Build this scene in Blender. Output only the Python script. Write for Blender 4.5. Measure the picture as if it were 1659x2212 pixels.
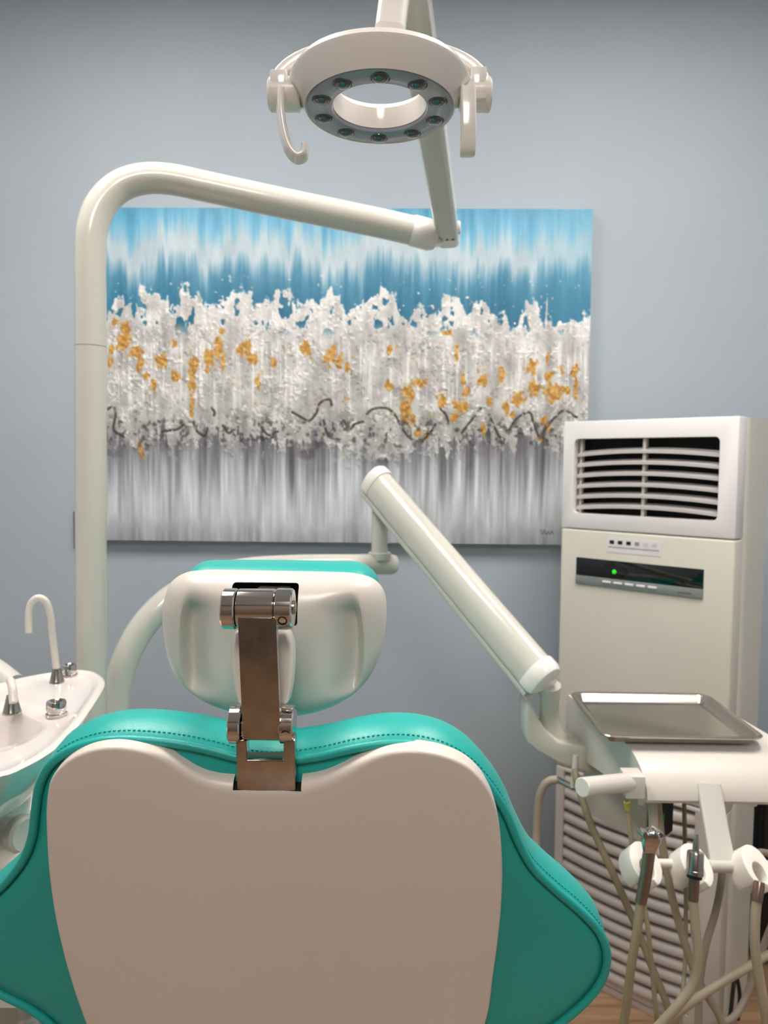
import bpy, bmesh, math, random
import numpy as np
from mathutils import Vector, Matrix, Euler

random.seed(7)
for o in list(bpy.data.objects):
    bpy.data.objects.remove(o, do_unlink=True)
scene = bpy.context.scene
COL = scene.collection
R = math.radians

# ------------------------------------------------------------------ camera
F, W, H = 1661.0, 1659.0, 2212.0
CAM_POS = Vector((0.0, 0.0, 1.45))
cam_data = bpy.data.cameras.new('camera')
cam = bpy.data.objects.new('camera', cam_data)
COL.objects.link(cam)
cam_data.sensor_fit = 'VERTICAL'
cam_data.sensor_height = 36.0
cam_data.sensor_width = 36.0 * W / H
cam_data.lens = 36.0 * F / H
cam_data.clip_start = 0.02
cam_data.dof.use_dof = True
cam_data.dof.focus_distance = 0.70
cam_data.dof.aperture_fstop = 10.0
PITCH, YAW, ROLL = 3.65, 0.9, 0.5
CAM_ROT = (Matrix.Rotation(R(YAW), 4, 'Z') @ Matrix.Rotation(R(90 - PITCH), 4, 'X') @ Matrix.Rotation(R(ROLL), 4, 'Z'))
cam.matrix_world = Matrix.Translation(CAM_POS) @ CAM_ROT
scene.camera = cam

# ------------------------------------------------------------------ world, exposure
world = bpy.data.worlds.new('world')
scene.world = world
world.use_nodes = True
world.node_tree.nodes['Background'].inputs[0].default_value = (0.5, 0.52, 0.55, 1)
world.node_tree.nodes['Background'].inputs[1].default_value = 0.2
scene.view_settings.view_transform = 'Standard'
scene.view_settings.look = 'None'
scene.view_settings.gamma = 1.0
scene.view_settings.use_curve_mapping = False
scene.view_settings.exposure = 0.0
PANEL_STRENGTH = 21.0
# ceiling panel lights: (x, y, size x, size y), built below as lamps; the last is unseen fill, added behind the camera
PANELS = [(-0.8, 1.15, 0.6, 0.9), (0.75, 1.15, 0.6, 0.9), (-0.05, -1.3, 0.6, 1.1)]
CEIL = 2.99
WALL_Y = 2.48


# ------------------------------------------------------------------ pixel helpers
def ray(px, py):
    d = Vector(((px - W / 2) / F, -(py - H / 2) / F, -1.0))
    return (CAM_ROT.to_3x3() @ d)


def at(px, py, Y):
    d = ray(px, py)
    return CAM_POS + d * ((Y - CAM_POS.y) / d.y)


def atz(px, py, Z):
    d = ray(px, py)
    return CAM_POS + d * ((Z - CAM_POS.z) / d.z)


def on_plane(px, py, p0, n):
    d = ray(px, py)
    return CAM_POS + d * ((p0 - CAM_POS).dot(n) / d.dot(n))


class Frame:
    """local frame: a right, b up, c out of the surface"""
    def __init__(self, p0, a, b):
        self.p0 = Vector(p0); self.a = Vector(a).normalized()
        self.b = Vector(b).normalized(); self.c = self.a.cross(self.b).normalized()

    def pt(self, u, v, w=0.0):
        return self.p0 + self.a * u + self.b * v + self.c * w

    def px(self, px, py, w=0.0):
        q = on_plane(px, py, self.p0 + self.c * w, self.c) - self.p0
        return (q.dot(self.a), q.dot(self.b))


# ------------------------------------------------------------------ materials
def lin(c):
    return tuple(((x / 255) / 12.92 if x / 255 <= 0.04045 else ((x / 255 + 0.055) / 1.055) ** 2.4) for x in c)


MATS = {}


def mat(name, rgb, rough=0.5, metal=0.0, var=0.04, vscale=6.0, bump=0.0, bscale=200.0, coat=0.0, spec=0.5, rvar=0.0):
    if name in MATS:
        return MATS[name]
    m = bpy.data.materials.new(name)
    m.use_nodes = True
    nt = m.node_tree
    b = nt.nodes['Principled BSDF']
    tc = nt.nodes.new('ShaderNodeTexCoord')
    nz = nt.nodes.new('ShaderNodeTexNoise')
    nz.inputs['Scale'].default_value = vscale
    nz.inputs['Detail'].default_value = 4
    nt.links.new(tc.outputs['Object'], nz.inputs['Vector'])
    rp = nt.nodes.new('ShaderNodeValToRGB')
    c = lin(rgb)
    rp.color_ramp.elements[0].color = tuple(max(0, x * (1 - var)) for x in c) + (1,)
    rp.color_ramp.elements[1].color = tuple(min(1, x * (1 + var)) for x in c) + (1,)
    rp.color_ramp.elements[0].position = 0.3
    rp.color_ramp.elements[1].position = 0.7
    nt.links.new(nz.outputs['Fac'], rp.inputs['Fac'])
    nt.links.new(rp.outputs['Color'], b.inputs['Base Color'])
    b.inputs['Roughness'].default_value = rough
    b.inputs['Metallic'].default_value = metal
    b.inputs['Specular IOR Level'].default_value = spec
    b.inputs['Coat Weight'].default_value = coat
    b.inputs['Coat Roughness'].default_value = 0.08
    if rvar > 0:
        mr = nt.nodes.new('ShaderNodeMapRange')
        mr.inputs['To Min'].default_value = max(0, rough - rvar)
        mr.inputs['To Max'].default_value = rough + rvar
        n3 = nt.nodes.new('ShaderNodeTexNoise')
        n3.inputs['Scale'].default_value = vscale * 4
        n3.inputs['Detail'].default_value = 6
        nt.links.new(tc.outputs['Object'], n3.inputs['Vector'])
        nt.links.new(n3.outputs['Fac'], mr.inputs['Value'])
        nt.links.new(mr.outputs['Result'], b.inputs['Roughness'])
    if bump > 0:
        n2 = nt.nodes.new('ShaderNodeTexNoise')
        n2.inputs['Scale'].default_value = bscale
        n2.inputs['Detail'].default_value = 3
        nt.links.new(tc.outputs['Object'], n2.inputs['Vector'])
        bp = nt.nodes.new('ShaderNodeBump')
        bp.inputs['Strength'].default_value = bump
        bp.inputs['Distance'].default_value = 0.002
        nt.links.new(n2.outputs['Fac'], bp.inputs['Height'])
        nt.links.new(bp.outputs['Normal'], b.inputs['Normal'])
    MATS[name] = m
    return m


def emit(name, rgb, strength):
    m = bpy.data.materials.new(name)
    m.use_nodes = True
    nt = m.node_tree
    b = nt.nodes['Principled BSDF']
    nz = nt.nodes.new('ShaderNodeTexNoise')
    nz.inputs['Scale'].default_value = 3
    mx = nt.nodes.new('ShaderNodeMix'); mx.data_type = 'RGBA'
    c = lin(rgb)
    mx.inputs['A'].default_value = c + (1,)
    mx.inputs['B'].default_value = tuple(x * 0.97 for x in c) + (1,)
    nt.links.new(nz.outputs['Fac'], mx.inputs['Factor'])
    nt.links.new(mx.outputs['Result'], b.inputs['Emission Color'])
    b.inputs['Base Color'].default_value = c + (1,)
    b.inputs['Emission Strength'].default_value = strength
    return m


M_WALL = mat('wall_paint', (170, 181, 191), 0.62, var=0.03, vscale=2.5, bump=0.08, bscale=260)
M_SIDEWALL = mat('beige_wall_paint', (124, 110, 99), 0.7, var=0.03, vscale=2.0, bump=0.08, bscale=260)
M_CEIL = mat('ceiling_paint', (226, 224, 220), 0.8, var=0.02, vscale=2.0, bump=0.1, bscale=150)
M_ENAMEL = mat('cream_enamel', (208, 205, 195), 0.16, var=0.015, coat=0.4)
M_ABS = mat('white_plastic', (216, 209, 201), 0.30, var=0.012, coat=0.15)
M_COVER = mat('satin_plastic', (218, 208, 198), 0.36, var=0.02, vscale=5, bump=0.05, bscale=900)
M_LAMP = mat('lamp_white', (240, 235, 230), 0.18, var=0.01, coat=0.5)
M_GREY = mat('grey_plastic', (196, 194, 186), 0.4, var=0.02)
M_DGREY = mat('dark_grey_plastic', (92, 90, 88), 0.5, var=0.05)
M_CHROME = mat('chrome', (205, 200, 196), 0.07, 1.0, var=0.04, vscale=40, rvar=0.03)
M_BRUSH = mat('brushed_steel', (176, 170, 163), 0.24, 1.0, var=0.06, vscale=30, rvar=0.06, bump=0.03, bscale=500)
M_STAIN = mat('worn_chrome', (172, 167, 164), 0.16, 1.0, var=0.16, vscale=55, rvar=0.1)
M_TRAY = mat('tray_steel', (186, 180, 172), 0.24, 1.0, var=0.03, vscale=12, rvar=0.02)
M_BLACK = mat('black_plastic', (12, 12, 13), 0.5, var=0.1)
M_DARK = mat('recess_shade', (9, 8, 8), 0.8, var=0.1)  # near-black colour that puts shade into recesses and openings
M_CERAMIC = mat('white_ceramic', (224, 216, 211), 0.08, var=0.01, coat=0.6)
M_AC = mat('ac_cream', (214, 210, 198), 0.42, var=0.015, bump=0.03, bscale=500)
M_ACW = mat('ac_white', (232, 229, 229), 0.38, var=0.01, bump=0.03, bscale=500)
M_ACG = mat('ac_grille', (205, 197, 192), 0.42, var=0.02)
M_LOUV = mat('louver_grey', (192, 188, 186), 0.45, var=0.02)
M_GLASS = mat('black_glass', (6, 7, 7), 0.05, var=0.05, coat=0.6)
M_SILVER = mat('silver_plastic', (150, 155, 154), 0.35, 0.4, var=0.03)
M_HOSE = mat('hose_beige', (172, 160, 138), 0.45, var=0.06, vscale=20)
M_HOSE2 = mat('hose_taupe', (158, 146, 132), 0.45, var=0.06, vscale=20)
M_HOSE3 = mat('hose_olive', (152, 140, 112), 0.45, var=0.06, vscale=20)
M_HOLDER = mat('holder_white', (240, 235, 226), 0.3, var=0.01)
M_BRONZE = mat('bronze_sleeve', (150, 126, 112), 0.28, 0.85, var=0.1, vscale=40)
M_LEDFACE = mat('lamp_lens_grey', (150, 156, 168), 0.2, var=0.06, vscale=30, coat=0.5)
M_LENS = mat('lens_smoke', (70, 76, 78), 0.04, 0.35, var=0.2, vscale=60, coat=1.0)
M_SIGN = mat('white_sticker', (226, 224, 226), 0.4, var=0.01)
M_GREYINK = mat('grey_ink', (150, 146, 150), 0.6, var=0.05)
M_FAINT = mat('faint_ink', (205, 203, 206), 0.6, var=0.02)
M_INK = mat('black_ink', (22, 20, 26), 0.6, var=0.05)
M_GREEN = emit('green_led', (40, 200, 20), 0.8)
M_LIGHT = emit('light_diffuser', (255, 248, 241), PANEL_STRENGTH)
M_CABLE = mat('cable_black', (14, 13, 14), 0.5, var=0.1)
M_CABINET = mat('black_laminate', (15, 12, 14), 0.5, var=0.2, vscale=12)


def leather():
    m = bpy.data.materials.new('teal_leatherette')
    m.use_nodes = True
    nt = m.node_tree
    b = nt.nodes['Principled BSDF']
    tc = nt.nodes.new('ShaderNodeTexCoord')
    nz = nt.nodes.new('ShaderNodeTexNoise'); nz.inputs['Scale'].default_value = 7
    nt.links.new(tc.outputs['Object'], nz.inputs['Vector'])
    rp = nt.nodes.new('ShaderNodeValToRGB')
    rp.color_ramp.elements[0].color = lin((24, 160, 153)) + (1,)
    rp.color_ramp.elements[1].color = lin((30, 171, 163)) + (1,)
    nt.links.new(nz.outputs['Fac'], rp.inputs['Fac'])
    nt.links.new(rp.outputs['Color'], b.inputs['Base Color'])
    b.inputs['Roughness'].default_value = 0.36
    vo = nt.nodes.new('ShaderNodeTexVoronoi'); vo.inputs['Scale'].default_value = 700
    vo.feature = 'DISTANCE_TO_EDGE'
    nt.links.new(tc.outputs['Object'], vo.inputs['Vector'])
    n2 = nt.nodes.new('ShaderNodeTexNoise'); n2.inputs['Scale'].default_value = 60; n2.inputs['Detail'].default_value = 5
    nt.links.new(tc.outputs['Object'], n2.inputs['Vector'])
    ad = nt.nodes.new('ShaderNodeMath'); ad.operation = 'ADD'
    nt.links.new(vo.outputs['Distance'], ad.inputs[0]); nt.links.new(n2.outputs['Fac'], ad.inputs[1])
    bp = nt.nodes.new('ShaderNodeBump'); bp.inputs['Strength'].default_value = 0.16; bp.inputs['Distance'].default_value = 0.0015
    nt.links.new(ad.outputs[0], bp.inputs['Height'])
    nt.links.new(bp.outputs['Normal'], b.inputs['Normal'])
    return m


M_TEAL = leather()


def wood():
    m = bpy.data.materials.new('oak_plank')
    m.use_nodes = True
    nt = m.node_tree
    b = nt.nodes['Principled BSDF']
    tc = nt.nodes.new('ShaderNodeTexCoord')
    oi = nt.nodes.new('ShaderNodeObjectInfo')
    mp = nt.nodes.new('ShaderNodeMapping'); mp.inputs['Scale'].default_value = (1.5, 22, 1)
    ad = nt.nodes.new('ShaderNodeVectorMath'); ad.operation = 'ADD'
    nt.links.new(tc.outputs['Object'], ad.inputs[0]); nt.links.new(oi.outputs['Random'], ad.inputs[1])
    nt.links.new(ad.outputs[0], mp.inputs['Vector'])
    nz = nt.nodes.new('ShaderNodeTexNoise'); nz.inputs['Scale'].default_value = 3; nz.inputs['Detail'].default_value = 8
    nt.links.new(mp.outputs['Vector'], nz.inputs['Vector'])
    rp = nt.nodes.new('ShaderNodeValToRGB')
    rp.color_ramp.elements[0].color = lin((128, 98, 72)) + (1,); rp.color_ramp.elements[0].position = 0.3
    rp.color_ramp.elements[1].color = lin((172, 140, 108)) + (1,); rp.color_ramp.elements[1].position = 0.7
    nt.links.new(nz.outputs['Fac'], rp.inputs['Fac'])
    hs = nt.nodes.new('ShaderNodeHueSaturation')
    mr = nt.nodes.new('ShaderNodeMapRange'); mr.inputs['To Min'].default_value = 0.88; mr.inputs['To Max'].default_value = 1.1
    nt.links.new(oi.outputs['Random'], mr.inputs['Value']); nt.links.new(mr.outputs['Result'], hs.inputs['Value'])
    nt.links.new(rp.outputs['Color'], hs.inputs['Color'])
    nt.links.new(hs.outputs['Color'], b.inputs['Base Color'])
    b.inputs['Roughness'].default_value = 0.4
    return m


M_WOOD = wood()


# ------------------------------------------------------------------ objects
def thing(name, label, cat, loc, group=None):
    o = bpy.data.objects.new(name, None)
    COL.objects.link(o)
    o.empty_display_size = 0.05
    o.location = loc
    o['label'] = label; o['category'] = cat
    if group:
        o['group'] = group
    return o


def root_loc(p):
    while p.parent:
        p = p.parent
    return p.location


def obj(name, verts, faces, m, parent=None, smooth=True, sharp=None, bevel=0.0, bseg=2):
    """verts in world coordinates; stored relative to the thing's base"""
    off = root_loc(parent) if parent else Vector((0, 0, 0))
    me = bpy.data.meshes.new(name)
    me.from_pydata([tuple(Vector(v) - off) for v in verts], [], [tuple(f) for f in faces])
    bm = bmesh.new(); bm.from_mesh(me)
    bmesh.ops.remove_doubles(bm, verts=bm.verts, dist=1e-6)
    bmesh.ops.recalc_face_normals(bm, faces=bm.faces)
    if bevel > 0:
        ed = [e for e in bm.edges if len(e.link_faces) == 2 and e.calc_face_angle(0) > R(30)]
        bmesh.ops.bevel(bm, geom=ed, offset=bevel, segments=bseg, profile=0.5, affect='EDGES', clamp_overlap=True)
    bm.to_mesh(me); bm.free()
    me.materials.append(m)
    for p in me.polygons:
        p.use_smooth = smooth
    if smooth:
        me.set_sharp_from_angle(angle=R(sharp if sharp else 38))
    o = bpy.data.objects.new(name, me)
    COL.objects.link(o)
    if parent:
        o.parent = parent
    return o


def tag(o, label=None, cat=None, group=None, kind=None):
    if label: o['label'] = label
    if cat: o['category'] = cat
    if group: o['group'] = group
    if kind: o['kind'] = kind
    return o


def recenter(o, loc):
    """give a one-mesh thing its own origin"""
    loc = Vector(loc)
    o.data.transform(Matrix.Translation(-(loc - o.location)))
    o.location = loc


def boxv(x0, x1, y0, y1, z0, z1):
    v = [(x, y, z) for x in (x0, x1) for y in (y0, y1) for z in (z0, z1)]
    f = [(0, 1, 3, 2), (4, 6, 7, 5), (0, 4, 5, 1), (2, 3, 7, 6), (0, 2, 6, 4), (1, 5, 7, 3)]
    return v, f


def box(name, x0, x1, y0, y1, z0, z1, m, parent=None, bevel=0.0, bseg=2, smooth=True):
    v, f = boxv(x0, x1, y0, y1, z0, z1)
    return obj(name, v, f, m, parent, smooth, bevel=bevel, bseg=bseg)


def fbox(name, fr, u0, u1, v0, v1, w0, w1, m, parent=None, bevel=0.0, bseg=2, smooth=True):
    v, f = boxv(u0, u1, v0, v1, w0, w1)
    return obj(name, [fr.pt(*p) for p in v], f, m, parent, smooth, bevel=bevel, bseg=bseg)


def spline(pts, n, closed=False):
    """Catmull-Rom through pts, resampled to n by length (pts may carry extra components)"""
    P = np.array([list(p) for p in pts], float)
    k = len(P)
    out = []
    segs = k if closed else k - 1
    for i in range(segs):
        if closed:
            p0, p1, p2, p3 = P[(i - 1) % k], P[i], P[(i + 1) % k], P[(i + 2) % k]
        else:
            p1, p2 = P[i], P[i + 1]
            p0 = P[i - 1] if i > 0 else 2 * p1 - p2
            p3 = P[i + 2] if i + 2 < k else 2 * p2 - p1
        d1 = max(1e-9, np.linalg.norm(p2 - p1)) ** 0.5
        d0 = max(1e-9, np.linalg.norm(p1 - p0)) ** 0.5
        d2 = max(1e-9, np.linalg.norm(p3 - p2)) ** 0.5
        t0, t1 = 0.0, d0; t2 = t1 + d1; t3 = t2 + d2
        for t in np.linspace(t1, t2, 24, endpoint=False):
            A1 = (t1 - t) / (t1 - t0) * p0 + (t - t0) / (t1 - t0) * p1
            A2 = (t2 - t) / (t2 - t1) * p1 + (t - t1) / (t2 - t1) * p2
            A3 = (t3 - t) / (t3 - t2) * p2 + (t - t2) / (t3 - t2) * p3
            B1 = (t2 - t) / (t2 - t0) * A1 + (t - t0) / (t2 - t0) * A2
            B2 = (t3 - t) / (t3 - t1) * A2 + (t - t1) / (t3 - t1) * A3
            out.append((t2 - t) / (t2 - t1) * B1 + (t - t1) / (t2 - t1) * B2)
    if closed:
        out.append(out[0])
    else:
        out.append(P[-1])
    Q = np.array(out)
    L = np.concatenate([[0], np.cumsum(np.linalg.norm(np.diff(Q, axis=0), axis=1))])
    s = np.linspace(0, L[-1], n, endpoint=not closed)
    return np.stack([np.interp(s, L, Q[:, j]) for j in range(Q.shape[1])], axis=1)


def sweep_mesh(path, prof, up=None, closed=False, scale=None, caps=True):
    """sweep a closed 2D profile along a path, rotation minimising frames"""
    P = [Vector(p) for p in path]
    n = len(P); k = len(prof)
    T = []
    for i in range(n):
        if closed:
            t = P[(i + 1) % n] - P[(i - 1) % n]
        else:
            t = P[min(i + 1, n - 1)] - P[max(i - 1, 0)]
        T.append(t.normalized())
    nrm = Vector(up) if up else (Vector((0, 0, 1)) if abs(T[0].z) < 0.9 else Vector((1, 0, 0)))
    nrm = (nrm - T[0] * nrm.dot(T[0])).normalized()
    V = []
    for i in range(n):
        if i > 0:
            nrm = T[i - 1].rotation_difference(T[i]) @ nrm
            nrm = (nrm - T[i] * nrm.dot(T[i])).normalized()
        bi = T[i].cross(nrm)
        s = scale[i] if scale is not None else 1.0
        for (a, b) in prof:
            V.append(P[i] + nrm * (b * s) + bi * (a * s))
    Fc = []
    for i in range(n if closed else n - 1):
        j = (i + 1) % n
        for q in range(k):
            r = (q + 1) % k
            Fc.append((i * k + q, i * k + r, j * k + r, j * k + q))
    if caps and not closed:
        Fc.append(tuple(range(k - 1, -1, -1)))
        Fc.append(tuple((n - 1) * k + q for q in range(k)))
    return V, Fc


def circ(r, n=20, ry=None):
    ry = ry or r
    return [(r * math.cos(2 * math.pi * i / n), ry * math.sin(2 * math.pi * i / n)) for i in range(n)]


def rrect(w, h, r, n=5):
    out = []
    for cx, cy, a0 in ((w / 2 - r, h / 2 - r, 0), (-w / 2 + r, h / 2 - r, 90), (-w / 2 + r, -h / 2 + r, 180), (w / 2 - r, -h / 2 + r, 270)):
        for i in range(n + 1):
            a = R(a0 + 90 * i / n)
            out.append((cx + r * math.cos(a), cy + r * math.sin(a)))
    return out


def tube(name, pts, r, m, parent=None, n=40, k=20, radii=None, smooth_path=True, closed=False, sharp=None):
    if smooth_path:
        if radii:
            Q = spline([tuple(p) + (q,) for p, q in zip(pts, radii)], n, closed)
            path = [Vector(q[:3]) for q in Q]; sc = [q[3] / r for q in Q]
        else:
            path = [Vector(q) for q in spline([tuple(p) for p in pts], n, closed)]; sc = None
    else:
        path = pts; sc = [q / r for q in radii] if radii else None
    V, Fc = sweep_mesh(path, circ(r, k), closed=closed, scale=sc)
    return obj(name, V, Fc, m, parent, sharp=sharp)


def sweep(name, path, prof, m, parent=None, up=None, sharp=None, bevel=0.0):
    V, Fc = sweep_mesh(path, prof, up)
    return obj(name, V, Fc, m, parent, sharp=sharp, bevel=bevel)


def lathe(name, p0, axis, prof, m, parent=None, k=32, sharp=None, ref=None):
    """prof: list of (radius, height along axis)"""
    ax = Vector(axis).normalized()
    r0 = Vector(ref) if ref else (Vector((1, 0, 0)) if abs(ax.x) < 0.9 else Vector((0, 1, 0)))
    e1 = (r0 - ax * r0.dot(ax)).normalized(); e2 = ax.cross(e1)
    V, Fc = [], []
    for (r, h) in prof:
        for i in range(k):
            a = 2 * math.pi * i / k
            V.append(Vector(p0) + ax * h + (e1 * math.cos(a) + e2 * math.sin(a)) * r)
    for j in range(len(prof) - 1):
        for i in range(k):
            q = (i + 1) % k
            Fc.append((j * k + i, j * k + q, (j + 1) * k + q, (j + 1) * k + i))
    if prof[0][0] > 1e-6:
        Fc.append(tuple(range(k - 1, -1, -1)))
    if prof[-1][0] > 1e-6:
        Fc.append(tuple((len(prof) - 1) * k + i for i in range(k)))
    return obj(name, V, Fc, m, parent, sharp=sharp)


def cyl(name, p0, p1, r, m, parent=None, k=28, cham=0.0, sharp=None):
    p0, p1 = Vector(p0), Vector(p1)
    L = (p1 - p0).length
    c = cham
    prof = [(r - c, 0), (r, c), (r, L - c), (r - c, L)] if c > 0 else [(r, 0), (r, L)]
    return lathe(name, p0, p1 - p0, prof, m, parent, k, sharp=sharp or 30)


def loop_normals(P):
    P = np.asarray(P)
    t = np.roll(P, -1, 0) - np.roll(P, 1, 0)
    t /= np.linalg.norm(t, axis=1)[:, None]
    n = np.stack([t[:, 1], -t[:, 0]], 1)
    area = 0.5 * np.sum(P[:, 0] * np.roll(P[:, 1], -1) - np.roll(P[:, 0], -1) * P[:, 1])
    return n if area > 0 else -n


def rings_mesh(fr, P, rings, caps=(True, True)):
    """rings: list of (inset [scalar or array], w); loft of offset outlines"""
    P = np.asarray(P); N = loop_normals(P); n = len(P)
    V, Fc = [], []
    for ins, w in rings:
        ins = np.broadcast_to(np.asarray(ins, float), (n,))
        w = np.broadcast_to(np.asarray(w, float), (n,))
        Q = P - N * ins[:, None]
        for i in range(n):
            V.append(fr.pt(Q[i, 0], Q[i, 1], w[i]))
    for j in range(len(rings) - 1):
        for i in range(n):
            q = (i + 1) % n
            Fc.append((j * n + i, j * n + q, (j + 1) * n + q, (j + 1) * n + i))
    if caps[0]:
        Fc.append(tuple(range(n - 1, -1, -1)))
    if caps[1]:
        Fc.append(tuple((len(rings) - 1) * n + i for i in range(n)))
    return V, Fc


def prism(name, fr, pts, w0, w1, m, parent=None, bevel=0.0, bseg=2, smooth=True):
    V = [fr.pt(u, v, w0) for u, v in pts] + [fr.pt(u, v, w1) for u, v in pts]
    n = len(pts)
    Fc = [tuple(range(n - 1, -1, -1)), tuple(range(n, 2 * n))]
    for i in range(n):
        q = (i + 1) % n
        Fc.append((i, q, n + q, n + i))
    return obj(name, V, Fc, m, parent, smooth, bevel=bevel, bseg=bseg)


def cut(o, cutter):
    """boolean difference, baked into the mesh; the cutter is removed"""
    md = o.modifiers.new('cut', 'BOOLEAN')
    md.operation = 'DIFFERENCE'; md.object = cutter; md.solver = 'EXACT'
    md.material_mode = 'TRANSFER'
    bpy.context.view_layer.update()
    dg = bpy.context.evaluated_depsgraph_get()
    me = bpy.data.meshes.new_from_object(o.evaluated_get(dg))
    o.modifiers.clear()
    o.data = me
    bpy.data.objects.remove(cutter, do_unlink=True)
    me.set_sharp_from_angle(angle=R(38))
    return o


# =================================================================== ROOM
RX0, RX1, RY0 = -1.95, 1.85, -2.3
tag(box('wall_back', RX0, RX1, WALL_Y, WALL_Y + 0.1, 0, CEIL, M_WALL), kind='structure')
tag(box('wall_left', RX0 - 0.1, RX0, RY0, WALL_Y + 0.1, 0, CEIL, M_WALL), kind='structure')
tag(box('wall_right', RX1, RX1 + 0.1, RY0, WALL_Y + 0.1, 0, CEIL, M_WALL), kind='structure')
tag(box('wall_front', RX0, RX1, RY0 - 0.1, RY0, 0, CEIL, M_SIDEWALL), kind='structure')
tag(box('ceiling', RX0 - 0.1, RX1 + 0.1, RY0 - 0.1, WALL_Y + 0.1, CEIL, CEIL + 0.1, M_CEIL), kind='structure')
floor = tag(box('floor', RX0 - 0.1, RX1 + 0.1, RY0 - 0.1, WALL_Y + 0.1, -0.1, -0.006, M_DGREY), kind='structure')
pw, pl = 0.18, 1.2
v, f = boxv(-pl / 2 + 0.0012, pl / 2 - 0.0012, -pw / 2 + 0.0012, pw / 2 - 0.0012, -0.006, 0.0)
plank = obj('plank', v, f, M_WOOD, None, bevel=0.0015, bseg=1)
first = True
row = 0
yy = RY0 + pw / 2
while yy - pw / 2 < WALL_Y:
    xx = RX0 + pl / 2 - (row % 3) * 0.4
    while xx - pl / 2 < RX1:
        if first:
            p = plank; first = False
        else:
            p = plank.copy(); COL.objects.link(p)
        p.parent = floor
        p.location = (xx, yy, 0)
        xx += pl
    yy += pw; row += 1
sk = tag(box('baseboard_back', RX0, RX1, WALL_Y - 0.012, WALL_Y, 0.0, 0.08, M_ACW, bevel=0.003), kind='structure')

names = [('', 'long and on the spittoon side of the room'), ('', 'long and on the air conditioner side of the room'), ('', 'added unseen fill, the one furthest from the painting')]
for (x, y, sx, sy), (_, d) in zip(PANELS, names):
    t = thing('ceiling_light', 'flat ceiling panel light, ' + d, 'ceiling light', (x, y, CEIL), 'ceiling panel lights')
    fw = 0.03
    V, Fc = [], []
    for (a0, a1, b0, b1) in ((-sx / 2 - fw, sx / 2 + fw, -sy / 2 - fw, -sy / 2), (-sx / 2 - fw, sx / 2 + fw, sy / 2, sy / 2 + fw),
                             (-sx / 2 - fw, -sx / 2, -sy / 2, sy / 2), (sx / 2, sx / 2 + fw, -sy / 2, sy / 2)):
        bv, bf = boxv(x + a0, x + a1, y + b0, y + b1, CEIL - 0.02, CEIL)
        Fc += [tuple(i + len(V) for i in q) for q in bf]; V += bv
    obj('frame', V, Fc, M_ACW, t)
    box('diffuser', x - sx / 2, x + sx / 2, y - sy / 2, y + sy / 2, CEIL - 0.012, CEIL, M_LIGHT, t)

# =================================================================== DENTAL CHAIR
TILT = 14.0
BP0 = at(594, 1605, 0.66)
BF = Frame(BP0, (1, 0, 0), (0, -math.sin(R(TILT)), math.cos(R(TILT))))
chair = thing('dental_chair', 'teal padded dental chair with white plastic back shell and chrome headrest hinge', 'dental chair', (BP0.x, 1.15, 0))

cush_px = [(594, 1641), (520, 1634), (450, 1616), (390, 1604), (330, 1597), (270, 1594), (210, 1599), (150, 1618), (108, 1648), (84, 1694), (75, 1750),
           (68, 1805), (50, 1852), (10, 1905), (-40, 1950), (-85, 2000), (-98, 2060), (-70, 2110), (0, 2146), (70, 2182), (120, 2225), (150, 2320), (155, 2430), (220, 2530),
           (400, 2570), (594, 2575), (800, 2570), (970, 2530), (1045, 2430), (1080, 2330), (1140, 2260), (1215, 2206), (1270, 2158), (1304, 2110), (1313, 2062),
           (1298, 2014), (1256, 1966), (1200, 1918), (1152, 1870), (1120, 1812), (1096, 1755), (1065, 1705), (1020, 1655), (965, 1622), (905, 1606), (840, 1603), (770, 1612), (690, 1630)]
CP = spline([BF.px(*p) for p in cush_px], 260, True)
T = 0.072
rings = [(0.034, 0.0035), (0.02, 0.003), (0.011, 0.002), (0.006, -0.0005), (0.002, -0.004), (-0.0015, -0.012), (-0.003, -0.024), (-0.002, -0.038), (0.003, -0.052), (0.012, -0.064), (0.026, -0.071), (0.04, -T)]
V, Fc = rings_mesh(BF, CP, rings)
cush = obj('backrest_cushion', V, Fc, M_TEAL, chair, sharp=60)
cush['label'] = 'teal leatherette backrest cushion with winged shoulders'
pip = [BF.pt(q[0] , q[1], 0.001) for q in (CP - loop_normals(CP) * 0.001)]
V, Fc = sweep_mesh(pip, circ(0.0042, 10), closed=True)
obj('piping', V, Fc, M_TEAL, cush)
# second roll of the seam, then the row of stitches above it
SP = spline([tuple(p) for p in CP], 900, True); SN = loop_normals(SP)
V, Fc = [], []
for i in range(0, 900, 2):
    q = SP[i] + SN[i] * 0.0012
    if q[1] < -0.23:
        continue
    tdir = (SP[(i + 1) % 900] - SP[i - 1]); tdir = tdir / np.linalg.norm(tdir)
    bv, bf = boxv(-0.0012, 0.0012, -0.0004, 0.0004, -0.0006, 0.0006)
    off = len(V)
    for (a, b, c) in bv:
        V.append(BF.pt(q[0] + tdir[0] * a + SN[i][0] * b, q[1] + tdir[1] * a + SN[i][1] * b, -0.0105 + c))
    Fc += [tuple(j + off for j in ff) for ff in bf]
st = obj('stitching', V, Fc, M_TEAL, cush, smooth=False)
st['kind'] = 'stuff'

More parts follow.
